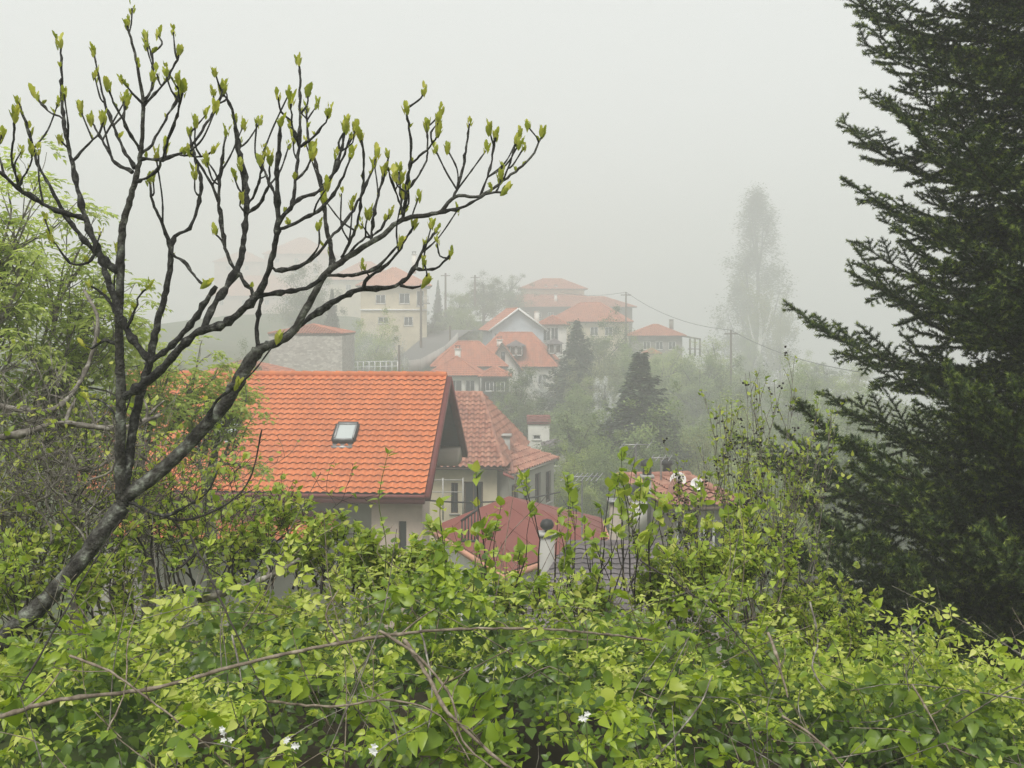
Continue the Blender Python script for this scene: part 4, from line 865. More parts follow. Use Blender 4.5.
# ------------------------------------------------------------------ the fig tree
FIGY = 4.5
PATHS = [  # traced limbs: x, y, radius in picture pixels, from base to tip
 [(-14,662,14),(8,634,13.5),(40,606,13),(75,568,12.5),(100,535,12.5),(122,506,13)],
 [(122,506,10),(120,460,8.5),(121,400,8.5),(119,330,7.5),(121,262,7),(123,225,6.5),(135,182,5.5),(141,152,4.5),(143,103,3.8),(136,59,2.8),(127,23,2.2)],
 [(143,103,2.8),(153,84,2.6),(152,58,2.2),(145,37,2)],
 [(143,106,2.8),(165,82,2.4),(177,60,2.2),(180,50,2)],
 [(140,154,3),(152,144,2.8),(168,115,2.5),(181,92,2.2)],
 [(141,159,3.4),(158,159,3.2),(180,154,3.2),(197,138,3),(212,115,2.7),(223,93,2.3)],
 [(180,155,2.4),(204,156,2.2),(214,148,1.8)], [(223,93,2.3),(232,110,2.6),(237,145,2.8),(243,185,3),(246,216,3.4)],
 [(136,182,3),(150,176,3),(160,165,2.8),(168,140,2.6),(178,112,2.3),(183,93,2)],
 [(135,168,3.4),(122,146,3),(107,108,2.7),(99,78,2.3),(94,52,2)],
 [(140,150,2.8),(126,126,2.6),(112,98,2.3),(108,90,2)], [(133,172,3),(116,163,2.8),(102,140,2.5),(91,122,2)], [(143,104,2.6),(132,93,2.2),(122,80,1.8)],
 [(118,272,6),(93,249,5.2),(79,233,4.8),(66,216,4.2),(52,190,3.4),(38,164,3),(26,123,2.6),(18,102,2)],
 [(150,361,6.5),(127,330,6),(112,292,6),(99,252,6),(85,218,5.2),(72,161,4.2),(63,117,3.4),(61.5,73,2.6),(60,44,2)],
 [(85,220,4.2),(62,212,4.2),(44,205,4.2),(18,188,4),(-6,168,3.6),(-30,160,3)], [(73,161,2.8),(88,144,2.5),(99,133,2.3),(104,118,1.8)], [(63,119,2.4),(48,110,2.1),(36,97,1.7)],
 [(20,190,2.6),(12,160,2.2),(14,135,2),(15,118,1.7)], [(4,175,2.4),(-2,150,2),(2,135,1.7)], [(18,188,2.2),(30,165,2),(32,150,1.6)],
 [(123,506,9),(133,431,8),(142,390,7.5),(150,361,7.5),(158,320,6.5),(164,300,6),(171,255,5.5),(163,225,3.4),(153,202,2.8),(150,180,2.2)],
 [(171,256,4),(175,236,3.8),(190,228,3.6),(198,205,3.4),(201,182,3),(192,147,2.5),(190,133,2)],
 [(171,254,3),(184,262,2.6),(196,278,2.4),(204,285,2)], [(150,362,4.5),(172,345,5),(190,325,5.4),(203,306,5),(216,286,4)],
 [(122,398,7.5),(137,389,7.5),(161,369,7.2),(186,342,7),(202,330,6.8),(224,324,6.6),(246,307,6.5),(262,287,6.5),(273,255,6),(278,225,5.5),(277,190,4.6),(279,150,3.8),(280,125,2.4)],
 [(203,328,6),(217,301,6),(230,282,6),(241,258,5.8),(246,216,5),(247,186,3.6),(240,150,2.8),(235,120,2.2)],
 [(254,294,4),(240,275,4),(231,263,3.8),(224,241,3.6),(219,200,3.2),(222,165,2.7),(226,132,2)], [(219,202,3),(209,180,2.7),(200,165,2.3),(190,152,2)],
 [(122,500,11),(140,486,11),(156,474,11),(181,452,10.5),(203,428,10.5),(225,404,10.5),(246,368,10.5),(258,350,10.5)],
 [(258,350,8),(289,336,7.2),(302,316,6.8),(314,294,6.6),(324,276,6.4),(337,265,6.2),(362,248,5.6),(383,235,5.2),(402,220,5),(437,213,4.2),(455,197,3.6),(480,196,3),(503,181,2.8),(522,166,2.5),(534,153,2.2),(541,137,1.8)],
 [(439,213,3.4),(460,208,3),(476,200,2.8),(491,193,2.5),(505,192,1.8)], [(453,198,3),(460,180,2.7),(465,156,2.4),(469,124,1.9)], [(480,196,2.6),(487,177,2.4),(493,155,2.2),(495,138,1.8)],
 [(502,181,2.3),(508,168,2.1),(512,157,2),(517,141,1.6)], [(402,220,3.8),(405,204,3.5),(407,184,3.3),(411,148,2.9),(406,108,2)], [(410,165,2.6),(420,156,2.4),(430,147,2.2),(438,135,1.8)],
 [(406,192,2.6),(419,175,2.4),(427,156,2.1),(427,127,1.7)], [(402,214,2.6),(400,190,2.4),(399,172,1.9)], [(371,240,3),(373,222,2.7),(377,199,2.6),(387,165,2.3),(387,154,1.8)], [(387,168,2),(393,185,2),(399,200,2.2),(402,212,2.2)],
 [(258,350,5),(257,328,4.6),(260,305,4.2),(264,285,3.6)], [(258,351,6.5),(278,341,6),(294,329,5.6),(327,306,5.2),(345,296,5),(362,289,5),(385,288,4.4),(400,284,4),(414,269,3.4),(425,246,2.8),(437,231,2)],
 [(415,268,2.8),(428,270,2.5),(440,266,2.3),(451,254,1.8)], [(401,285,2.6),(412,288,2.4),(424,285,1.8)], [(362,290,3.6),(368,278,3.4),(380,270,3.2),(395,256,2.8),(405,240,2.4),(413,227,1.8)],
 [(324,275,3.8),(352,275,3.6),(372,270,3.3),(383,262,2.9),(392,252,2.5),(400,243,1.8)], [(250,298,4.5),(275,293,4.4),(300,290,4.4),(316,283,4.6),(325,275,4.8)],
 [(270,262,0.1),(276,270,3.8),(301,266,3.8),(318,254,3.6),(330,238,3.4),(345,222,3),(356,205,2.7),(368,180,2.4),(377,156,1.9)],
 [(333,268,4.6),(330,245,4.4),(326,222,4.2),(322,190,3.6),(316,165,3),(309,140,2.6),(306,108,1.9)],
 [(276,228,3),(286,214,3.6),(293,202,3.8),(296,175,3.5),(299,149,3.2),(300,105,2.6),(299,62,2)],
 [(300,147,2.6),(315,136,2.4),(325,122,2.2),(329,112,1.8)], [(299,146,2.4),(293,130,2.2),(291,104,1.8)], [(278,222,3.2),(298,200,3.2),(318,192,3.2),(332,176,3),(341,152,2.6),(345,130,2)],
 [(278,230,3.4),(300,221,3.4),(318,211,3.2),(333,195,3),(343,176,2.6),(350,157,2)], [(342,258,3.2),(350,242,3),(357,225,2.8),(362,192,2.5),(364,160,2.2),(361,138,1.8)],
 [(348,254,2.8),(362,240,2.6),(378,232,2.4),(390,214,1.8)], [(321,188,2.6),(336,170,2.4),(348,146,2.1),(357,128,1.8)], [(247,214,3),(260,203,2.8),(268,185,2.5),(270,160,2)], [(245,210,2.6),(256,190,2.4),(262,170,2.2),(264,150,1.8)],
 [(278,200,2.6),(268,180,2.3),(260,160,1.8)], [(296,180,2.4),(306,170,2.2),(312,155,1.8)], [(120,320,3.4),(108,300,3),(98,290,2.4),(90,286,1.8)], [(119,345,3),(105,340,2.6),(92,348,2),(84,346,1.6)],
 [(126,330,3),(135,310,2.8),(140,295,2.4),(150,285,1.8)], [(98,250,3),(88,262,2.6),(70,262,2.2),(50,236,1.8)], [(126,500,3.6),(135,505,3.6),(150,512,3.4),(166,516,3),(182,508,2.6),(198,500,2.2)],
 [(121,430,3),(112,410,2.6),(100,400,2.2),(88,398,1.7)], [(205,428,4),(214,405,3.6),(222,396,3),(236,386,2)],
]
def fig_tree():
    g = np.random.default_rng(3); base = at(-14, 662, FIGY)
    root = thing('fig_tree', (base[0], base[1], gz(base[0], base[1])), 'leaning fig tree with dark knobbly limbs and fresh upright bud leaves', 'tree')
    nodes = []; trunk, limbs, tips, side = [], [], [], []
    for k, path in enumerate(PATHS):
        a = np.array(path, float); a[:, 2] *= np.interp(a[:, 2], [2, 5, 8, 13], [.48, .50, .58, .68]); y0 = FIGY
        if nodes:
            allp = np.concatenate(nodes); i = np.argmin(((allp[:, :2] - a[0, :2]) ** 2).sum(1))
            if ((allp[i, :2] - a[0, :2]) ** 2).sum() < 500: y0 = allp[i, 3]; 
        L = np.concatenate([[0], np.cumsum(np.hypot(*(a[1:, :2] - a[:-1, :2]).T))]); tot = L[-1]
        dd = (g.uniform(-.55, .55) if k > 1 else (.25 if k == 0 else -.1)) * min(1, tot / 200)
        Yd = y0 + dd * (L / tot); nodes.append(np.array([(x, y, r_, Y) for (x, y, r_), Y in zip(a, Yd)]))
        dense = np.stack([np.interp(np.linspace(0, tot, int(tot / 6) + 2), L, c) for c in (a[:, 0], a[:, 1], a[:, 2], Yd)], -1); nodes.append(dense)
        P = np.array([at(x, y, Y) for x, y, Y in zip(a[:, 0], a[:, 1], Yd)]); rr = a[:, 2] / F_ * Yd
        Ps, rs = bez(P, rr, .022); n = len(Ps)
        kn = 1 + .13 * g.normal(size=n) + .55 * (g.random(n) < .22); kn = np.clip(kn, .78, 1.7)
        if a[:, 2].max() > 4.6: kn = 1 + .04 * g.normal(size=n)
        Ps = Ps + g.normal(size=Ps.shape) * .0018; rs = rs * kn
        if k == 0:
            f = np.array([base + [-.55, -.12, -.62]]); Ps = np.vstack([bez([base + [-.75, -.1, -.85], base + [-.3, -.04, -.33], Ps[0]], [rs[0] * 1.3, rs[0] * 1.1, rs[0]], .04)[0][:-1], Ps]); rs = np.concatenate([np.full(len(Ps) - len(rs), rs[0] * 1.1), rs])
        (trunk if k in (0, 1, 30) or a[0, 2] > 6.5 else limbs).append((Ps, rs))
        if a[-1, 2] <= 1.5: tips.append((Ps[-1], (Ps[-1] - Ps[-4]) / np.linalg.norm(Ps[-1] - Ps[-4]), 1.0))
        # spur shoots and side buds on thin wood
        thin = np.where((rs < 1.9 / F_ * FIGY))[0]
        for _ in range(int(len(thin) / 3.9)):
            i = int(g.choice(thin)); 
            if g.random() < .42: side.append((Ps[i], np.array([g.normal() * .4, g.normal() * .4, 1.])))
            else:
                d = np.array([g.normal() * .7, g.normal() * .7, 1.1]); d /= np.linalg.norm(d); Lx = g.uniform(.05, .12) if g.random() < .5 else g.uniform(.12, .28)
                if Ps[i][2] > .85: Lx = min(Lx, .10)
                Q, q = bez([Ps[i], Ps[i] + d * Lx * .5 + g.normal(size=3) * .012, Ps[i] + d * Lx + [0, 0, Lx * .25]], [.0048, .0042, .0036], .02)
                limbs.append((Q, q * (1 + .12 * g.normal(size=len(q))))); tips.append((Q[-1], np.array([d[0] * .4, d[1] * .4, 1.]), g.uniform(.6, 1)))
    obj('trunk', tubes(trunk, 12), M['fig_bark_old'], root, smooth=True)
    obj('branches', tubes(limbs, 7), M['fig_bark'], root, smooth=True)
    # bud leaves: one pointed bud and four to seven cupped lobed leaves standing upright
    pos, ys, up, s = [], [], [], []
    for p, d, sc in tips:
        n = int(g.integers(6, 11)); d = d * .6 + np.array([0, 0, .7]); d /= np.linalg.norm(d)
        szf = g.uniform(.6, 1.15)
        for j in range(n):
            a = 6.283 * j / n + g.normal() * .4; o = np.array([math.cos(a), math.sin(a), 0]); t = g.uniform(.06, .42); y = d + o * t
            pos.append(p + o * .008 + d * g.uniform(-.035, .015)); ys.append(y); up.append(-o + d * .3); s.append(g.uniform(.028, .056) * (.6 + .5 * sc) * szf)
    for p, d in side:
        for j in range(3):
            a = g.random() * 6.283; o = np.array([math.cos(a), math.sin(a), 0]); pos.append(p); ys.append(d + o * .35); up.append(-o); s.append(g.uniform(.02, .045))
    pos, ys, up = map(np.array, (pos, ys, up)); W = np.array(s)[:, None] * np.array([[1.0, 1, 1.4]])
    obj('leaves', scatter(LOB_V, LOB_T, pos, frames(ys, up), W), M['fig_leaf'], root)
fig_tree()

# ------------------------------------------------------------------ the dark fir
def fir_branch(seed, L=2.6, dense=1.0):
    """branch along +x, flat spray in xy, needles as thin blades"""
    g = np.random.default_rng(seed); seg = []; tb = []
    n = 14; t = np.linspace(0, 1, n); ax = np.stack([t * L, .05 * np.sin(t * 5 + seed) * L * .3, -.17 * L * np.sin(t * 2.3) + .34 * L * t ** 2.2], -1); tb.append((ax, np.linspace(.018, .004, n)))
    def A(u): return np.array([np.interp(u, t, ax[:, k]) for k in range(3)])
    u = .10; side = 1
    while u < .985:
        p = A(u); d0 = A(min(u + .02, 1)) - A(u - .02); d0 /= np.linalg.norm(d0); q = np.cross([0, 0, 1.], d0); q /= np.linalg.norm(q)
        l1 = L * (.40 * (1 - u) ** .8 + .055) * g.uniform(.75, 1.15); d1 = d0 * g.uniform(.6, .85) + q * side + np.array([0, 0, g.normal() * .28 - .02]); d1 /= np.linalg.norm(d1)
        m = max(2, int(l1 / .075)); pts = [p]; d = d1.copy()
        for k in range(m): d = d + d0 * .05 + [0, 0, .03] + g.normal(size=3) * .05; d /= np.linalg.norm(d); pts.append(pts[-1] + d * l1 / m)
        pts = np.array(pts); tb.append((pts, np.linspace(.006, .0025, len(pts))))
        for k in range(m):
            seg.append((pts[k], pts[k + 1], k == m - 1))
            if k > 0 or u > .5:
                for s2 in (-1, 1):
                    if g.random() < .08: continue
                    q2 = np.cross([0, 0, 1.], d1); l2 = min(.17, .05 + (l1 - k * l1 / m) * .35) * g.uniform(.7, 1.1); d2 = d1 * .75 + q2 * s2 + np.array([0, 0, g.normal() * .25 + .05]); d2 /= np.linalg.norm(d2)
                    seg.append((pts[k], pts[k] + d2 * l2, True))
        u += .047 * g.uniform(.8, 1.2) / (L / 2.6); side = -side
    for k in range(n - 1): 
        if t[k] > .3: seg.append((ax[k], ax[k + 1], k == n - 2))
    a = np.array([s[0] for s in seg]); b = np.array([s[1] for s in seg]); tip = np.array([s[2] for s in seg]); ln = np.linalg.norm(b - a, axis=1)
    cnt_ = np.maximum(10, (ln / .0014 * dense).astype(int)); ii = np.repeat(np.arange(len(seg)), cnt_); f = g.random(len(ii)); P = a[ii] + (b - a)[ii] * f[:, None]; D = ((b - a) / ln[:, None])[ii]
    o = g.normal(size=(len(ii), 3)); o[:, 2] += .45; o -= D * (o * D).sum(1)[:, None]; o /= np.linalg.norm(o, axis=1)[:, None]; y = o + D * g.uniform(.5, 1.1, len(ii))[:, None]
    nl = g.uniform(.028, .046, len(ii)); tV = np.array([(-.10, 0, 0), (.10, 0, 0), (0, 1, 0)]); tF = np.array([(0, 1, 2)])
    up = np.cross(D, o) + D * .8 + g.normal(size=o.shape) * .3
    V, Fq = scatter(tV, tF, P, frames(y, up), np.stack([nl, nl, nl], -1)); new = (tip[ii] & (f > .72) & (g.random(len(ii)) < .8) & ((ii * 7919) % 10 < 7))
    ch = [(V, Fq[~new], 0), (V, Fq[new], 1)]
    return mesh_data('branch', ch + [(c[0], c[1], 2) for c in tubes(tb, 4)], [M['fir_needle'], M['fir_tip'], M['fir_bark']]), L
def fir():
    g = np.random.default_rng(17); c = at(1088, 0, 9.0); zb = gz(c[0], c[1]); top = 8.6
    root = thing('fir_tree', (c[0], c[1], zb), 'big dark green fir tree with feathery branches filling the right side', 'tree')
    z0 = np.linspace(zb - .3, top, 30); obj('trunk', tube(np.stack([c[0] + .02 * np.sin(z0), np.full(30, c[1]), z0], -1), np.linspace(.2, .02, 30), 12, False)[0], M['fir_bark'], root, smooth=True)
    var = [fir_branch(s) for s in (1, 2, 3, 4)]; B = []; z = zb + .45
    while z < top - .3:
        h = (z - (-4.2)) / (top + 4.2); r = 2.72 * (1 - h) ** .55 + .1
        if z < -.6: r *= 1.0 + .21 * min(1, (-.6 - z))
        a0 = g.random() * 6.28
        nb = 9
        for k in range(nb): B.append((z + g.normal() * .08, a0 + 6.283 * k / nb + g.normal() * .16, r * g.uniform(.74, 1.08)))
        z += .31 if z < 3.4 else .38
    def score(b):
        z, a, r = b; x, y = c[0] + math.cos(a) * r * .8, c[1] + math.sin(a) * r * .8; px = HX + F_ * x / y; py = HY - F_ * z / y
        return (0 if (-60 < py < 700 and px < 1040) else 5) + (math.sin(a) * .9 + .3 * math.cos(a)) + abs(z) * .05
    B.sort(key=score); rest = []
    for i, (z, a, r) in enumerate(B):
        me, L = var[i % 4]; s = r / L; til = .10 - .22 * (1 - (z - zb) / (top - zb)) + g.normal() * .07
        if i < 100:
            o = bpy.data.objects.new('branch', me); COL.objects.link(o); o.parent = root; o.location = (0, 0, z - zb); o.rotation_euler = (g.normal() * .35, -til, a); o.scale = (s, s * (1 if i % 2 else -1), s)
        else: rest.append((z, a, s, til, i % 4))
    V4 = []
    for me, L in var:
        v = np.zeros(len(me.vertices) * 3, np.float32); me.vertices.foreach_get('co', v); v = v.reshape(-1, 3)
        tri = np.array([p.vertices[:] for p in me.polygons if len(p.vertices) == 3]); quad = np.array([p.vertices[:] for p in me.polygons if len(p.vertices) == 4]); V4.append((v, tri, quad))
    ch = []
    for z, a, s, til, k in rest:
        v, tri, quad = V4[k]; x = v[:, 0] * math.cos(til) - v[:, 2] * math.sin(til); zz = v[:, 0] * math.sin(til) + v[:, 2] * math.cos(til)
        W = np.stack([(x * math.cos(a) - v[:, 1] * math.sin(a)) * s + c[0], (x * math.sin(a) + v[:, 1] * math.cos(a)) * s + c[1], zz * s + z], -1)
        ch.append((W, tri[::3], 0))
        used = ch[-1]
    # pack, dropping unused vertices
    out = []
    for W, Fq, m in ch:
        u, inv = np.unique(Fq, return_inverse=True); out.append((W[u], inv.reshape(Fq.shape), 0))
    o = obj('far_branches', join(out), M['fir_needle'], root); o['kind'] = 'stuff'
fir()

# ------------------------------------------------------------------ vine thicket in the foreground
def top_line(px):
    return np.interp(px, [-300, 0, 60, 120, 200, 260, 330, 390, 430, 480, 560, 640, 700, 760, 800, 822, 850, 880, 930, 975, 1024, 1300],
                         [648, 640, 634, 622, 604, 592, 580, 575, 574, 580, 590, 594, 596, 604, 624, 650, 640, 622, 626, 650, 655, 660])
def bank_z(x, y):
    """height of the leaf surface; a bank rising from below the camera to a crest 4.4-5 m out"""
    px = HX + F_ * x / np.maximum(y, 2.0); crest_y = 4.5 + .25 * np.sin(x * 1.3)
    zc = -(top_line(HX + F_ * x / crest_y) - HY) / F_ * crest_y
    t = np.clip((crest_y - y) / 1.9, 0, 2.2); z2 = -(top_line(HX + F_ * x / 6.4) - 14 * np.exp(-((px - 180) / 220) ** 2) - HY) / F_ * 6.4; k2 = np.clip((y - crest_y) / (6.4 - crest_y), 0, 1)
    fall = np.where(y < crest_y, -.62 * t ** 1.15, (z2 - zc) * k2 - .16 * np.sin(k2 * 3.14) - .6 * np.maximum(y - 6.4, 0))
    bump = .15 * np.sin(x * 3.1 + 1.2 * np.sin(y * 2.3)) * np.sin(y * 3.7 + x) + .08 * np.sin(x * 7.3 + y * 5.1) + .05 * np.sin(x * 12.1 - y * 9.3)
    return zc + fall + bump - .06
def thicket():
    g = np.random.default_rng(23)
    # dark litter-covered bank below the leaves
    xs = np.linspace(-4.2, 4.2, 120); ys = np.linspace(1.7, 7.6, 90); X, Y = np.meshgrid(xs, ys); Z = bank_z(X, Y) - .6; Z = np.minimum(Z, -1.2 + 0 * Z)
    V = np.stack([X, Y, Z], -1).reshape(-1, 3); a, b = X.shape; i = np.arange(a - 1)[:, None] * b; j = np.arange(b - 1)[None]
    tag(obj('bank', (V, np.stack([i + j, i + j + 1, i + b + j + 1, i + b + j], -1).reshape(-1, 4)), M['soil'], smooth=True), kind='structure')
    def layer(n, size, tV, mat, name, clumpy, depth, seed, xr=(-3.9, 3.9), yr=(2.1, 5.6), flat=.55, lift=.0, n_cl=900, up=(0, -.55, .8), keep=None, rad=.09):
        q = np.random.default_rng(seed)
        cx = q.uniform(*xr, n_cl); cyy = q.uniform(*yr, n_cl)
        if keep is not None:
            k = keep(cx, cyy, q); cx, cyy = cx[k], cyy[k]
        w_ = q.gamma(2, 1, len(cx)); k = q.choice(len(cx), n, p=w_ / w_.sum()); x = cx[k] + q.normal(size=n) * rad; y = cyy[k] + q.normal(size=n) * rad * .8
        off = q.normal(size=len(cx)) * clumpy; z = bank_z(x, y) - .05 * (y > 5.2) + off[k] - np.abs(q.normal(size=n)) * depth + lift
        pos = np.stack([x, y, z], -1); Mx = rand_rot(n, up, flat, q)
        tag(obj(name, scatter(tV, LEAF_T, pos, Mx, q.uniform(*size, n)), M[mat]), kind='stuff')
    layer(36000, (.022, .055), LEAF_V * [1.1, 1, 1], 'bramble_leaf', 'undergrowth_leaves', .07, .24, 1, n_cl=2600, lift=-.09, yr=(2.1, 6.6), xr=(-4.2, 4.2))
    def sprigs(n_leaf, L, s0, s1, q, wide=1.0):
        V, Fl = [], []; k = 0
        for i in range(n_leaf):
            f = (i + .5) / n_leaf; side = 1 if i % 2 else -1; an = side * q.uniform(.7, 1.25) if i < n_leaf - 1 else 0.
            sz = (s0 + (s1 - s0) * f) * q.uniform(.75, 1.2); c, s_ = math.cos(an), math.sin(an); lv = LEAF_V * [wide, 1, 1.3] * sz; roll = q.normal() * .35
            lv = np.stack([lv[:, 0] * math.cos(roll) + lv[:, 2] * math.sin(roll), lv[:, 1], -lv[:, 0] * math.sin(roll) + lv[:, 2] * math.cos(roll)], -1)
            lv = np.stack([lv[:, 0] * c + lv[:, 1] * s_, -lv[:, 0] * s_ + lv[:, 1] * c, lv[:, 2] - .25 * lv[:, 1] * abs(s_)], -1) + [side * sz * .12, L * f, -.22 * L * f * f + q.normal() * .004]
            V.append(lv); Fl.append(LEAF_T + k); k += len(LEAF_V)
        tp = [(np.array([(0, L * t, -.22 * L * t * t - .002) for t in (0, .5, 1)]), np.array([.0014, .0012, .0008]))]
        tv, tf, _ = tubes(tp, 3)[0]; V.append(tv); Fl.append(np.array([f[[0, 1, 2]] for f in tf] + [f[[0, 2, 3]] for f in tf]) + k)
        return np.concatenate(V), np.concatenate(Fl)
    def sprig_layer(n, name, mat, seed, kinds, clumpy, depth, lift, n_cl, rad, yr=(2.1, 6.4)):
        q = np.random.default_rng(seed); cx = q.uniform(-4, 4, n_cl); cyy = q.uniform(*yr, n_cl); w_ = q.gamma(1.6, 1, n_cl); cd = q.normal(size=(n_cl, 3)) * [.8, .6, .3] + [0, -.35, .35]; off = q.normal(size=n_cl) * clumpy; csz = q.uniform(.65, 1.25, n_cl); out = []
        for kd in range(len(kinds)):
            m = n // len(kinds); k = q.choice(n_cl, m, p=w_ / w_.sum()); x = cx[k] + q.normal(size=m) * rad; y = cyy[k] + q.normal(size=m) * rad
            z = bank_z(x, y) - .05 * (y > 5.2) + off[k] - np.abs(q.normal(size=m)) * depth + lift
            tV, tF = sprigs(*kinds[kd][:4], q, kinds[kd][4]); d = cd[k] + q.normal(size=(m, 3)) * .35
            out.append(scatter(tV, tF, np.stack([x, y, z], -1), frames(d, np.array([0, -.35, 1.]) + q.normal(size=(m, 3)) * .3), csz[k] * q.uniform(.75, 1.2, m)))
        tag(obj(name, join(out), M[mat]), kind='stuff')
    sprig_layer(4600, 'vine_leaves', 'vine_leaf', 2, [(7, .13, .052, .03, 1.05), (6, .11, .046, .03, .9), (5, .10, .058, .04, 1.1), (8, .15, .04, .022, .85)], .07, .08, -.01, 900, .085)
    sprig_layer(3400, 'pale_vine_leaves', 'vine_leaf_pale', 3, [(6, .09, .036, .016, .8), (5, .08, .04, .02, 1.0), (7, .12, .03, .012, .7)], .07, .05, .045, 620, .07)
    # little stems through the leaves
    tw = []
    for _ in range(1000):
        x, y = g.uniform(-3.8, 3.8), g.uniform(2.3, 6.3); z = float(bank_z(np.array([x]), np.array([y]))[0]); d = g.normal(size=3) * .5; d[2] = abs(d[2]) + .1; L = g.uniform(.2, .65)
        p0 = np.array([x, y, z - g.uniform(.02, .22)]); tw.append((bez([p0, p0 + d * L * .5 + g.normal(size=3) * .03, p0 + d * L + g.normal(size=3) * .05], [.0026, .002, .0012], .05)))
    tag(obj('vine_stems', tubes(tw[::2], 4) + [(c[0], c[1], 1) for c in tubes(tw[1::2], 4)], [M['cane'], M['twig_grey']]), kind='stuff')
thicket()

def cane(pts, r, label, mat='cane', name='dead_cane', group=None, side=0, cat='cane'):
    g = np.random.default_rng(int(abs(pts[0][0]) * 13 + abs(pts[0][1]))); P = np.array([at(*p) for p in pts]); Ps, rs = bez(P, np.linspace(r, r * .5, len(P)) * (.74 if r < .0102 or mat == 'cane' else 1), .03)
    rs = rs * (1 + .07 * g.normal(size=len(rs)) + .35 * (np.arange(len(rs)) % 7 == 3)); Ps = Ps + g.normal(size=Ps.shape) * .0012; L = [(Ps, rs)]
    for _ in range(side):
        i = int(g.integers(4, len(Ps) - 2)); d = g.normal(size=3); d[2] = abs(d[2]); d /= np.linalg.norm(d); q = g.uniform(.05, .2); L.append(bez([Ps[i], Ps[i] + d * q * .5 + g.normal(size=3) * .01, Ps[i] + d * q], [rs[i] * .5, rs[i] * .4, rs[i] * .25], .03))
    o = tag(obj(name, tubes([(a, b) for a, b in L], 7), M[mat], smooth=True, loc=P[0]), label, cat, group); return o
cane([(-12, 720, 3.5), (60, 700, 3.5), (150, 689, 3.55), (240, 665, 3.6), (330, 645, 3.65), (400, 634, 3.7), (470, 629, 3.8), (560, 630, 3.9), (652, 640, 4.25)], .0105, 'long pale bent stick lying across the front of the vines', side=6)
gC = 'bare stems tangled over the vines'
for pts, r, lb, mt in [
 ([(70, 656, 3.5), (110, 672, 3.45), (150, 700, 3.4), (200, 740, 3.3), (240, 775, 3.2)], .006, 'thin brown stem running down from the long stick at lower left', 'cane'),
 ([(190, 535, 4.0), (230, 620, 3.8), (262, 690, 3.6), (282, 760, 3.4)], .005, 'straight dark stem crossing over the long stick', 'twig_dark'),
 ([(404, 640, 3.7), (428, 676, 3.5), (448, 712, 3.4), (490, 752, 3.3), (520, 775, 3.2)], .010, 'thick pale stem curving down to the bottom centre', 'cane'),
 ([(380, 630, 3.7), (422, 660, 3.55), (452, 700, 3.45), (462, 740, 3.35), (500, 775, 3.25)], .007, 'second pale stem twined round the thick one', 'cane'),
 ([(250, 700, 3.6), (330, 706, 3.5), (390, 700, 3.45), (440, 716, 3.4), (470, 760, 3.3)], .006, 'arching tan stem left of the bottom centre', 'cane'),
 ([(232, 635, 3.7), (240, 670, 3.6), (246, 730, 3.5)], .005, 'short whitish stem hanging below the long stick', 'twig_grey'),
 ([(420, 625, 3.8), (432, 690, 3.6), (424, 750, 3.5), (410, 780, 3.4)], .005, 'thin looping stem beside the pale pair', 'twig_grey'),
 ([(640, 775, 3.5), (668, 745, 3.6), (700, 705, 3.7), (712, 676, 3.8)], .006, 'thin grey stem rising to the right of the bottom centre', 'twig_grey'),
 ([(768, 632, 4.2), (778, 660, 4.1), (788, 698, 4.0)], .009, 'pale broken stake in the vines left of the fir foot', 'cane'),
 ([(810, 602, 4.6), (818, 640, 4.5), (812, 668, 4.4), (826, 690, 4.3)], .007, 'crooked whitish twig standing before the fir foot', 'twig_grey'),
 ([(782, 716, 3.8), (820, 742, 3.7), (850, 775, 3.6)], .007, 'pale stem slanting down at the lower right', 'cane'),
 ([(912, 684, 4.1), (930, 715, 4.0), (950, 752, 3.9)], .006, 'pale straight stem slanting among the right hand leaves', 'cane'),
 ([(1026, 700, 4.0), (960, 690, 4.1), (900, 684, 4.2), (850, 690, 4.2)], .004, 'thin level grey stem through the right hand leaves', 'twig_grey'),
 ([(20, 690, 3.5), (60, 620, 3.7), (95, 560, 3.9), (120, 520, 4.1)], .005, 'thin dark stem leaning up before the fig trunk', 'twig_dark'),
 ([(640, 560, 4.8), (700, 600, 4.5), (750, 650, 4.2), (768, 690, 4.0)], .005, 'dark stem slanting down through the centre right leaves', 'twig_dark'),
 ([(105, 735, 3.3), (125, 690, 3.5), (128, 640, 3.7), (140, 600, 3.8)], .004, 'upright thin brown stem at lower left', 'cane'),
 ([(200, 600, 4.4), (250, 585, 4.6), (300, 560, 4.8)], .016, 'short thick grey bough lying among the left shrubs', 'twig_grey')]:
    cane(pts, r, lb, mt, 'bramble_cane', gC, side=3, cat='cane')

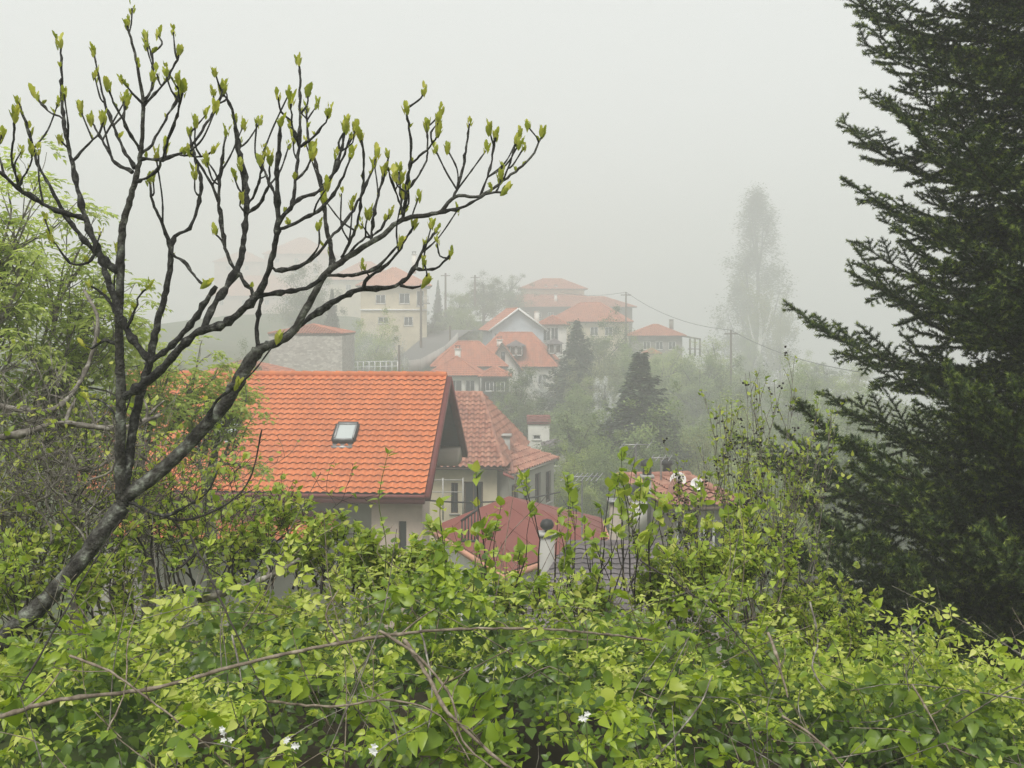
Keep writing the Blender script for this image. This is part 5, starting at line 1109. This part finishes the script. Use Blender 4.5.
# leafy shoots standing out of the thicket
def shoot(px, ybase, ytop, Y, label, lean=0, leaves=9, size=(.03, .055), mat='vine_leaf_pale', stem='green_stem', r=.0028, pair=True, group='leafy shoots standing above the vines', bunch=4):
    g = np.random.default_rng(int(px * 7 + ytop)); a, b = at(px, ybase, Y), at(px + lean, ytop, Y); H = np.linalg.norm(b - a)
    Ps, rs = bez([a, a * .66 + b * .34 + g.normal(size=3) * .02, a * .33 + b * .67 + g.normal(size=3) * .025, b], [r, r * .9, r * .7, r * .5], .03)
    t = thing('leafy_shoot', a, label, 'shoot', group); obj('stem', tubes([(Ps, rs)], 5), M[stem], t, smooth=True)
    pos, ys, up, s = [], [], [], []
    for k in range(leaves):
        i = int((k + 1) / (leaves + .5) * (len(Ps) - 1)); an = k * 1.57 + g.normal() * .3
        for sg in ((0, math.pi) if pair else (0,)):
            o = np.array([math.cos(an + sg), math.sin(an + sg), .25]); pos.append(Ps[i]); ys.append(o + g.normal(size=3) * .25); up.append([0, 0, 1]); s.append(g.uniform(*size) * (1.15 - .5 * k / leaves))
    P, Yv, U = map(np.array, (pos, ys, up)); C = [scatter(LEAF_V, LEAF_T, P, frames(Yv, U + 0.), np.array(s))]
    C.append(leaf_bunch(g, [(Ps[-1], np.array([lean * .01, 0, 1.]))], bunch, (size[0] * .8, size[1] * .9), open_=.55, along=.02, jit=.003)); obj('leaves', join(C), M[mat], t)
gS = np.random.default_rng(41); PL = ['left of', 'right of', 'just behind', 'in front of']
SH = [(384, 590, 452, 4.4, 'tall thin green stalk rising in front of the big orange roof', 4, 7), (372, 596, 530, 4.5, 'leafy shoot crossing the pink porch corner', -14, 7), (30, 640, 560, 4.2, 'leafy shoot at the far left edge', -6, 8),
      (64, 640, 585, 4.1, 'leafy shoot just left of the leaning trunk', 5, 7), (170, 640, 560, 4.3, 'leafy shoot right of the leaning trunk', 8, 8), (215, 620, 545, 4.4, 'bright shoot below the orange roof left part', -6, 8),
      (262, 610, 520, 4.4, 'bright shoot under the left end of the orange eave', 6, 8), (300, 600, 540, 4.5, 'leafy shoot below the lean-to roof', -5, 7), (335, 596, 550, 4.4, 'leafy shoot left of the tall thin stalk', 8, 7),
      (415, 596, 540, 4.4, 'broad leaved shoot at the left foot of the red roof', -3, 10), (440, 600, 535, 4.3, 'broad leaved shoot before the barred screen', 5, 10), (470, 610, 548, 4.4, 'leafy shoot before the red roof left face', 8, 8),
      (515, 620, 560, 4.3, 'leafy shoot left of the ball-topped stack', -8, 8), (560, 620, 575, 4.3, 'leafy shoot right of the ball-topped stack', 10, 7), (600, 625, 570, 4.3, 'leafy shoot before the mauve roof left part', -6, 8),
      (655, 620, 555, 4.4, 'leafy shoot before the mauve roof middle', 12, 8), (700, 620, 560, 4.4, 'leafy shoot before the mauve roof right end', -10, 8), (735, 620, 540, 4.4, 'leafy shoot left of the fir foot', 20, 9),
      (755, 640, 575, 4.3, 'leafy shoot reaching toward the dark fir', 24, 8), (845, 680, 622, 4.2, 'leafy shoot at the left of the right hand bramble mound', -8, 7), (875, 660, 608, 4.4, 'topmost shoot of the right hand bramble mound', 2, 7),
      (905, 660, 616, 4.4, 'leafy shoot on the middle of the right hand mound', 6, 7), (940, 670, 624, 4.4, 'leafy shoot on the right of the bramble mound', 6, 7), (985, 700, 650, 4.3, 'leafy shoot at the right edge of the frame', 14, 8),
      (790, 700, 640, 4.1, 'leafy shoot by the crooked whitish twig', 6, 7), (560, 740, 650, 3.6, 'pale grassy shoot at bottom centre', -4, 6), (690, 700, 640, 3.9, 'leafy shoot above the thin grey stem', 6, 8)]
for a in SH: shoot(a[0], a[1], a[2], a[3], a[4], a[5], a[6], mat='vine_leaf_pale' if a[0] % 2 else 'shrub_leaf')

# ------------------------------------------------------------------ shrubs built by growth
def shrub(name, px, ybase, Y, H, W, label, stems=7, depth=2, mat='shrub_leaf', wood='twig_dark', size=(.035, .06), per=5, r0=.012, seed=1, up=.5, kids=(1, 3), wob=.3, tV=LEAF_V, open_=.8, spread=.55, seg=.07, extra=0, cat='shrub', group=None, shrink=.6, buds=False, lat=0):
    g = np.random.default_rng(seed); b = at(px, ybase, Y); t = thing(name, (b[0], b[1], b[2]), label, cat, group); out, tips = [], []
    for k in range(stems):
        o = np.array([g.uniform(-.5, .5) * W, g.uniform(-.35, .35) * W, 0]); d = np.array([o[0] * .9 / max(W, .1) + g.normal() * .12, g.normal() * .2, 1.])
        sprout(g, b + o * .6, d, H * g.uniform(.45, .7), r0 * g.uniform(.7, 1.1), depth, out, tips, kids, up, wob, shrink, seg, spread)
    ch = []
    if per: ch.append(leaf_bunch(g, tips, per, size, tV, open_=open_))
    if extra or lat:
        pts = []
        for P, rr in out:
            for i in range(1, len(P)):
                if rr[i] < .006 and g.random() < lat: dd = P[i] - P[i - 1]; pts.append((P[i], dd / np.linalg.norm(dd)))
        if pts: ch.append(leaf_bunch(g, pts, 2, (size[0] * .7, size[1] * .85), tV, open_=1.0, along=.03))
    if ch: obj('leaves', join([c for c in ch if c]), M[mat], t)
    sm = tubes(out, 5)
    if buds:
        pts = np.array([P[i] for P, rr in out for i in range(1, len(P)) if rr[i] < .006 and g.random() < buds]); V0 = np.array([(0, 0, -1), (1, 0, 0), (0, 1, 0), (-1, 0, 0), (0, -1, 0), (0, 0, 1.)]); F0 = np.array([(0, 2, 1), (0, 3, 2), (0, 4, 3), (0, 1, 4), (5, 1, 2), (5, 2, 3), (5, 3, 4), (5, 4, 1)])
        pp = np.repeat(pts, 4, 0) + g.normal(size=(len(pts) * 4, 3)) * .014; sm = sm + [(*scatter(V0, F0, pp, rand_rot(len(pp), g=g), g.uniform(.006, .011, len(pp))), 1)]
    obj('twigs', sm, [M[wood], M['twig_dark']], t, smooth=True)
    return t
# upright twigs with bright leaf tufts in the middle
for i, (px, yb, Y, H, W, n) in enumerate([(500, 600, 5.2, .60, .35, 3), (545, 610, 5.3, .66, .35, 4), (590, 612, 5.4, .72, .3, 4), (640, 600, 5.5, .80, .25, 3), (610, 600, 5.9, .6, .5, 4), (670, 600, 5.6, .62, .4, 4), (705, 600, 5.8, .7, .4, 4), (470, 600, 5.0, .45, .3, 3)]):
    shrub('young_mulberry', px, yb, Y, H, W, ['leftmost sapling with bright leaf tufts before the red roof', 'sapling with leaf tufts just left of the ball-topped stack', 'sapling with leaf tufts right of the ball-topped stack', 'tallest sapling with leaf tufts under the aerial mast',
          'low spreading sapling behind the tallest one', 'sapling before the cottage left chimney', 'sapling before the cottage roof right end', 'short sapling before the old house wall'][i], stems=n, depth=1, seed=50 + i, size=(.04, .075), per=5, r0=.006, up=.8, kids=(1, 2), wob=.35, spread=.4, group='saplings with bright leaf tufts', lat=.25)
for i, (px, yb, Y, H) in enumerate([(10, 540, 5.5, .85), (60, 530, 5.8, .9), (105, 540, 5.4, .7), (160, 560, 5.7, .6), (-20, 480, 5.7, .8)]):
    shrub('dead_thicket', px, yb, Y, H, .9, ['leafless grey thicket at the left edge', 'leafless thicket under the left fig limb', 'leafless thicket just left of the fig fork', 'low leafless thicket right of the fig fork', 'leafless thicket cut by the left edge, higher up'][i], stems=5, depth=3, seed=160 + i, wood=['twig_grey', 'twig_dark'][i % 2], size=(.018, .03), per=0, r0=.007, up=.1, kids=(2, 3), spread=1.0, wob=.9, shrink=.66, group='leafless thickets at the left')
# right: budding shrub with dark seed clusters
for i, (px, yb, Y, H, W, n) in enumerate([(728, 620, 6.6, 1.0, .9, 7), (772, 620, 6.9, 1.15, .7, 7), (690, 610, 6.4, .65, .8, 6), (795, 600, 7.4, .95, .5, 4), (752, 640, 6.0, .7, .9, 6)]):
    shrub('budding_ash', px, yb, Y, H, W, ['tall budding shrub with dark seed clusters left of the fir', 'tallest budding shrub touching the fir branches', 'lower budding shrub right of the cottage roof', 'budding shrub half behind the fir', 'low twiggy shrub at the left foot of the fir'][i],
          stems=n, depth=3, seed=70 + i, wood='twig_grey', size=(.020, .040), per=2, r0=.007, shrink=.6, up=.7, kids=(1, 3), spread=.42, buds=.06, group='budding shrubs left of the fir', lat=.10)
# left: grey bare brushwood with young leaves
LB = ['dense bare bush at the left edge above the trunk foot', 'bare tangled bush behind the leaning trunk', 'bare bush between the fig fork and the orange roof', 'low bush with yellow-green tufts under the orange eave', 'low leafy bush below the lean-to roof', 'twiggy bush at the far left edge, low down', 'leafy bush at the foot of the fig trunk', 'leafy bush left of the tall thin stalk', 'bare bush in front of the left end of the orange roof']
for i, (px, yb, Y, H, W, n, lf) in enumerate([(30, 600, 6.2, 1.15, .9, 13, 1), (110, 610, 6.4, 1.15, .9, 13, 1), (200, 600, 6.0, .75, .8, 9, 2), (265, 590, 5.6, .42, .6, 8, 2), (330, 590, 5.4, .30, .5, 6, 3), (-30, 620, 5.6, 1.25, .6, 12, 1), (90, 640, 5.2, .5, .8, 8, 3), (370, 590, 5.5, .22, .4, 6, 3), (160, 590, 7.4, 1.2, .9, 9, 1)]):
    shrub('brushwood_bush', px, yb, Y, H, W, LB[i], stems=n, depth=3, seed=90 + i, wood='twig_grey' if i in (0, 1, 5, 8) else 'twig_dark', size=(.025, .05), per=lf, r0=.009, up=.35, kids=(2, 3), spread=.85, wob=.7, group='tangled bushes at the left', lat=.04 + .02 * lf)
# bare grey limbs reaching in from the left
for pts, r, lb in [([(-40, 445, 5.6), (20, 434, 5.6), (60, 424, 5.7), (120, 428, 5.8), (160, 415, 6.0)], .022, 'thick grey limb entering low from the left edge'), ([(-30, 400, 5.9), (40, 412, 5.9), (70, 396, 6.0), (90, 360, 6.1), (98, 320, 6.1), (84, 290, 6.2)], .018, 'grey limb curving upward behind the left fig limb'),
                   ([(20, 455, 5.8), (60, 462, 5.8), (90, 470, 5.8), (130, 452, 5.9), (160, 470, 6.0)], .013, 'thin grey limb looping under the thick one'), ([(150, 512, 5.0), (185, 520, 5.0), (225, 505, 5.1), (250, 478, 5.2), (262, 430, 5.2)], .009, 'dark twig bending up in front of the orange roof'), ([(90, 480, 5.0), (112, 470, 5.0), (116, 440, 5.0), (112, 415, 5.0)], .008, 'pale twig just left of the fig fork')]:
    cane(pts, r, lb, 'twig_grey' if 'grey' in lb or 'pale' in lb else 'twig_dark', 'dead_bough', 'bare limbs behind the fig tree', side=9, cat='bough')

# leafy tree behind the fig at the left
def leafy_tree(px, ybase, Y, H, W, label, seed, per=7, stems=5, size=(.04, .085), mat='left_leaf', top_bias=.35, depth=2):
    g = np.random.default_rng(seed); b = at(px, ybase, Y); zg = gz(b[0], b[1]); t = thing('walnut_tree', (b[0], b[1], zg), label, 'tree', 'leafy trees behind the fig'); out, tips = [], []
    trunk = bez([(b[0], b[1], zg - .3), (b[0] + .1, b[1], (zg + b[2]) / 2), b], [.11, .09, .07], .2); out.append(trunk)
    for k in range(stems):
        d = np.array([g.normal() * W, g.normal() * W * .8, 1.]); sprout(g, b + [0, 0, g.uniform(-.3, .2) * H], d, H * g.uniform(.4, .55), .035, depth, out, tips, (4, 6), top_bias, .4, .6, .12, .8, .003)
    obj('trunk', tubes(out, 5), M['twig_grey'], t, smooth=True)
    # compound leaves: leaflets in pairs along a drooping stalk
    pos, ys, up, s = [], [], [], []
    for p, d in tips:
        for k in range(per):
            o = g.normal(size=3) * .8 + d; o[2] *= .5; o /= np.linalg.norm(o); L = g.uniform(.14, .26); q = np.cross(o, [0, 0, 1.]); q /= np.linalg.norm(q) + 1e-6
            for f in (.45, .7, 1.0):
                c = p + o * L * f - np.array([0, 0, .10 * f * f * L / .2])
                for sg in ((-1, 1) if f < 1 else (-.5, .5)): pos.append(c); ys.append(q * sg + o * .7 - np.array([0, 0, .35]) + g.normal(size=3) * .15); up.append([0, 0, 1.]); s.append(g.uniform(*size))
    P, Yv, U = map(np.array, (pos, ys, up)); obj('crown', scatter(LEAF_V * [.75, 1, 1], LEAF_T, P, frames(Yv, U), np.array(s)), M[mat], t)
leafy_tree(10, 430, 10.5, 2.2, .5, 'leafy pale green tree at the left edge behind the fig', 201, 7, 6)
leafy_tree(-50, 400, 9.5, 2.3, .5, 'leafy tree cut off by the left edge of the frame', 202, 7, 6)
leafy_tree(70, 470, 11.5, 2.0, .45, 'leafy tree directly behind the main fork of the fig', 203, 6, 5)
leafy_tree(140, 470, 12.5, 1.8, .45, 'smaller leafy tree between the fig fork and the orange roof', 204, 5, 5)
leafy_tree(205, 470, 13.0, 1.5, .4, 'thin leafy tree in front of the left part of the orange roof', 205, 5, 4)

shrub('fir_foot_bush', 800, 660, 7.2, .55, .9, 'small leafy bush in the shade at the left foot of the dark fir', stems=10, depth=2, seed=131, wood='twig_grey', size=(.03, .05), per=5, r0=.007, spread=.7, lat=.2)
# a few small white blossoms low in the vines
def blossom(px, py, Y, label):
    g = np.random.default_rng(int(px)); c = at(px, py, Y); t = thing('white_blossom', c, label, 'flower', 'small white blossoms low in the vines'); ys, pos, up = [], [], []
    for k in range(4):
        q = c + g.normal(size=3) * [.011, .008, .011]
        for j in range(5): a = 6.283 * j / 5; ys.append((math.cos(a), -.5, math.sin(a))); pos.append(q); up.append((0, -1, .3))
    obj('petals', scatter(LEAF_V, LEAF_T, np.array(pos), frames(np.array(ys), np.array(up, float)), g.uniform(.008, .012, len(pos))), M['white_paint'], t)
    obj('stalk', tubes([bez([c + [0, .03, -.2], c + [.01, .02, -.1], c], [.002, .002, .0015], .05)], 4), M['green_stem'], t)
for a in [(226, 735, 3.1, 'white blossom at the bottom left'), (291, 744, 3.05, 'white blossom right of the bottom left one'), (372, 752, 3.0, 'white blossom near the foot of the twined stems'), (585, 716, 3.2, 'white blossom at bottom centre')]: blossom(*a)

for i, (px, yb, Y, H, W, n) in enumerate([(455, 606, 5.6, .15, .5, 7), (520, 618, 5.7, .17, .5, 7), (585, 622, 5.8, .20, .5, 8), (640, 622, 5.9, .24, .5, 8), (700, 620, 5.8, .28, .5, 8), (742, 622, 5.5, .40, .4, 8), (400, 600, 5.5, .24, .4, 7), (820, 668, 5.4, .32, .4, 7)]):
    shrub('twiggy_bush', px, yb, Y, H, W, ['fine twiggy bush at the left foot of the red roof', 'fine twiggy bush below the ball-topped stack', 'fine twiggy bush hiding the left end of the mauve-grey roof', 'fine twiggy bush hiding the middle of the mauve-grey roof', 'fine twiggy bush below the cottage', 'fine twiggy bush at the foot of the budding shrubs', 'fine twiggy bush below the pink porch corner', 'fine twiggy bush before the crooked whitish twig'][i],
          stems=n, depth=3, seed=210 + i, wood=['twig_grey', 'twig_dark'][i % 2], size=(.022, .045), per=3, r0=.006, up=.45, kids=(2, 3), spread=.6, wob=.5, lat=.14, group='fine twiggy bushes on top of the bank')
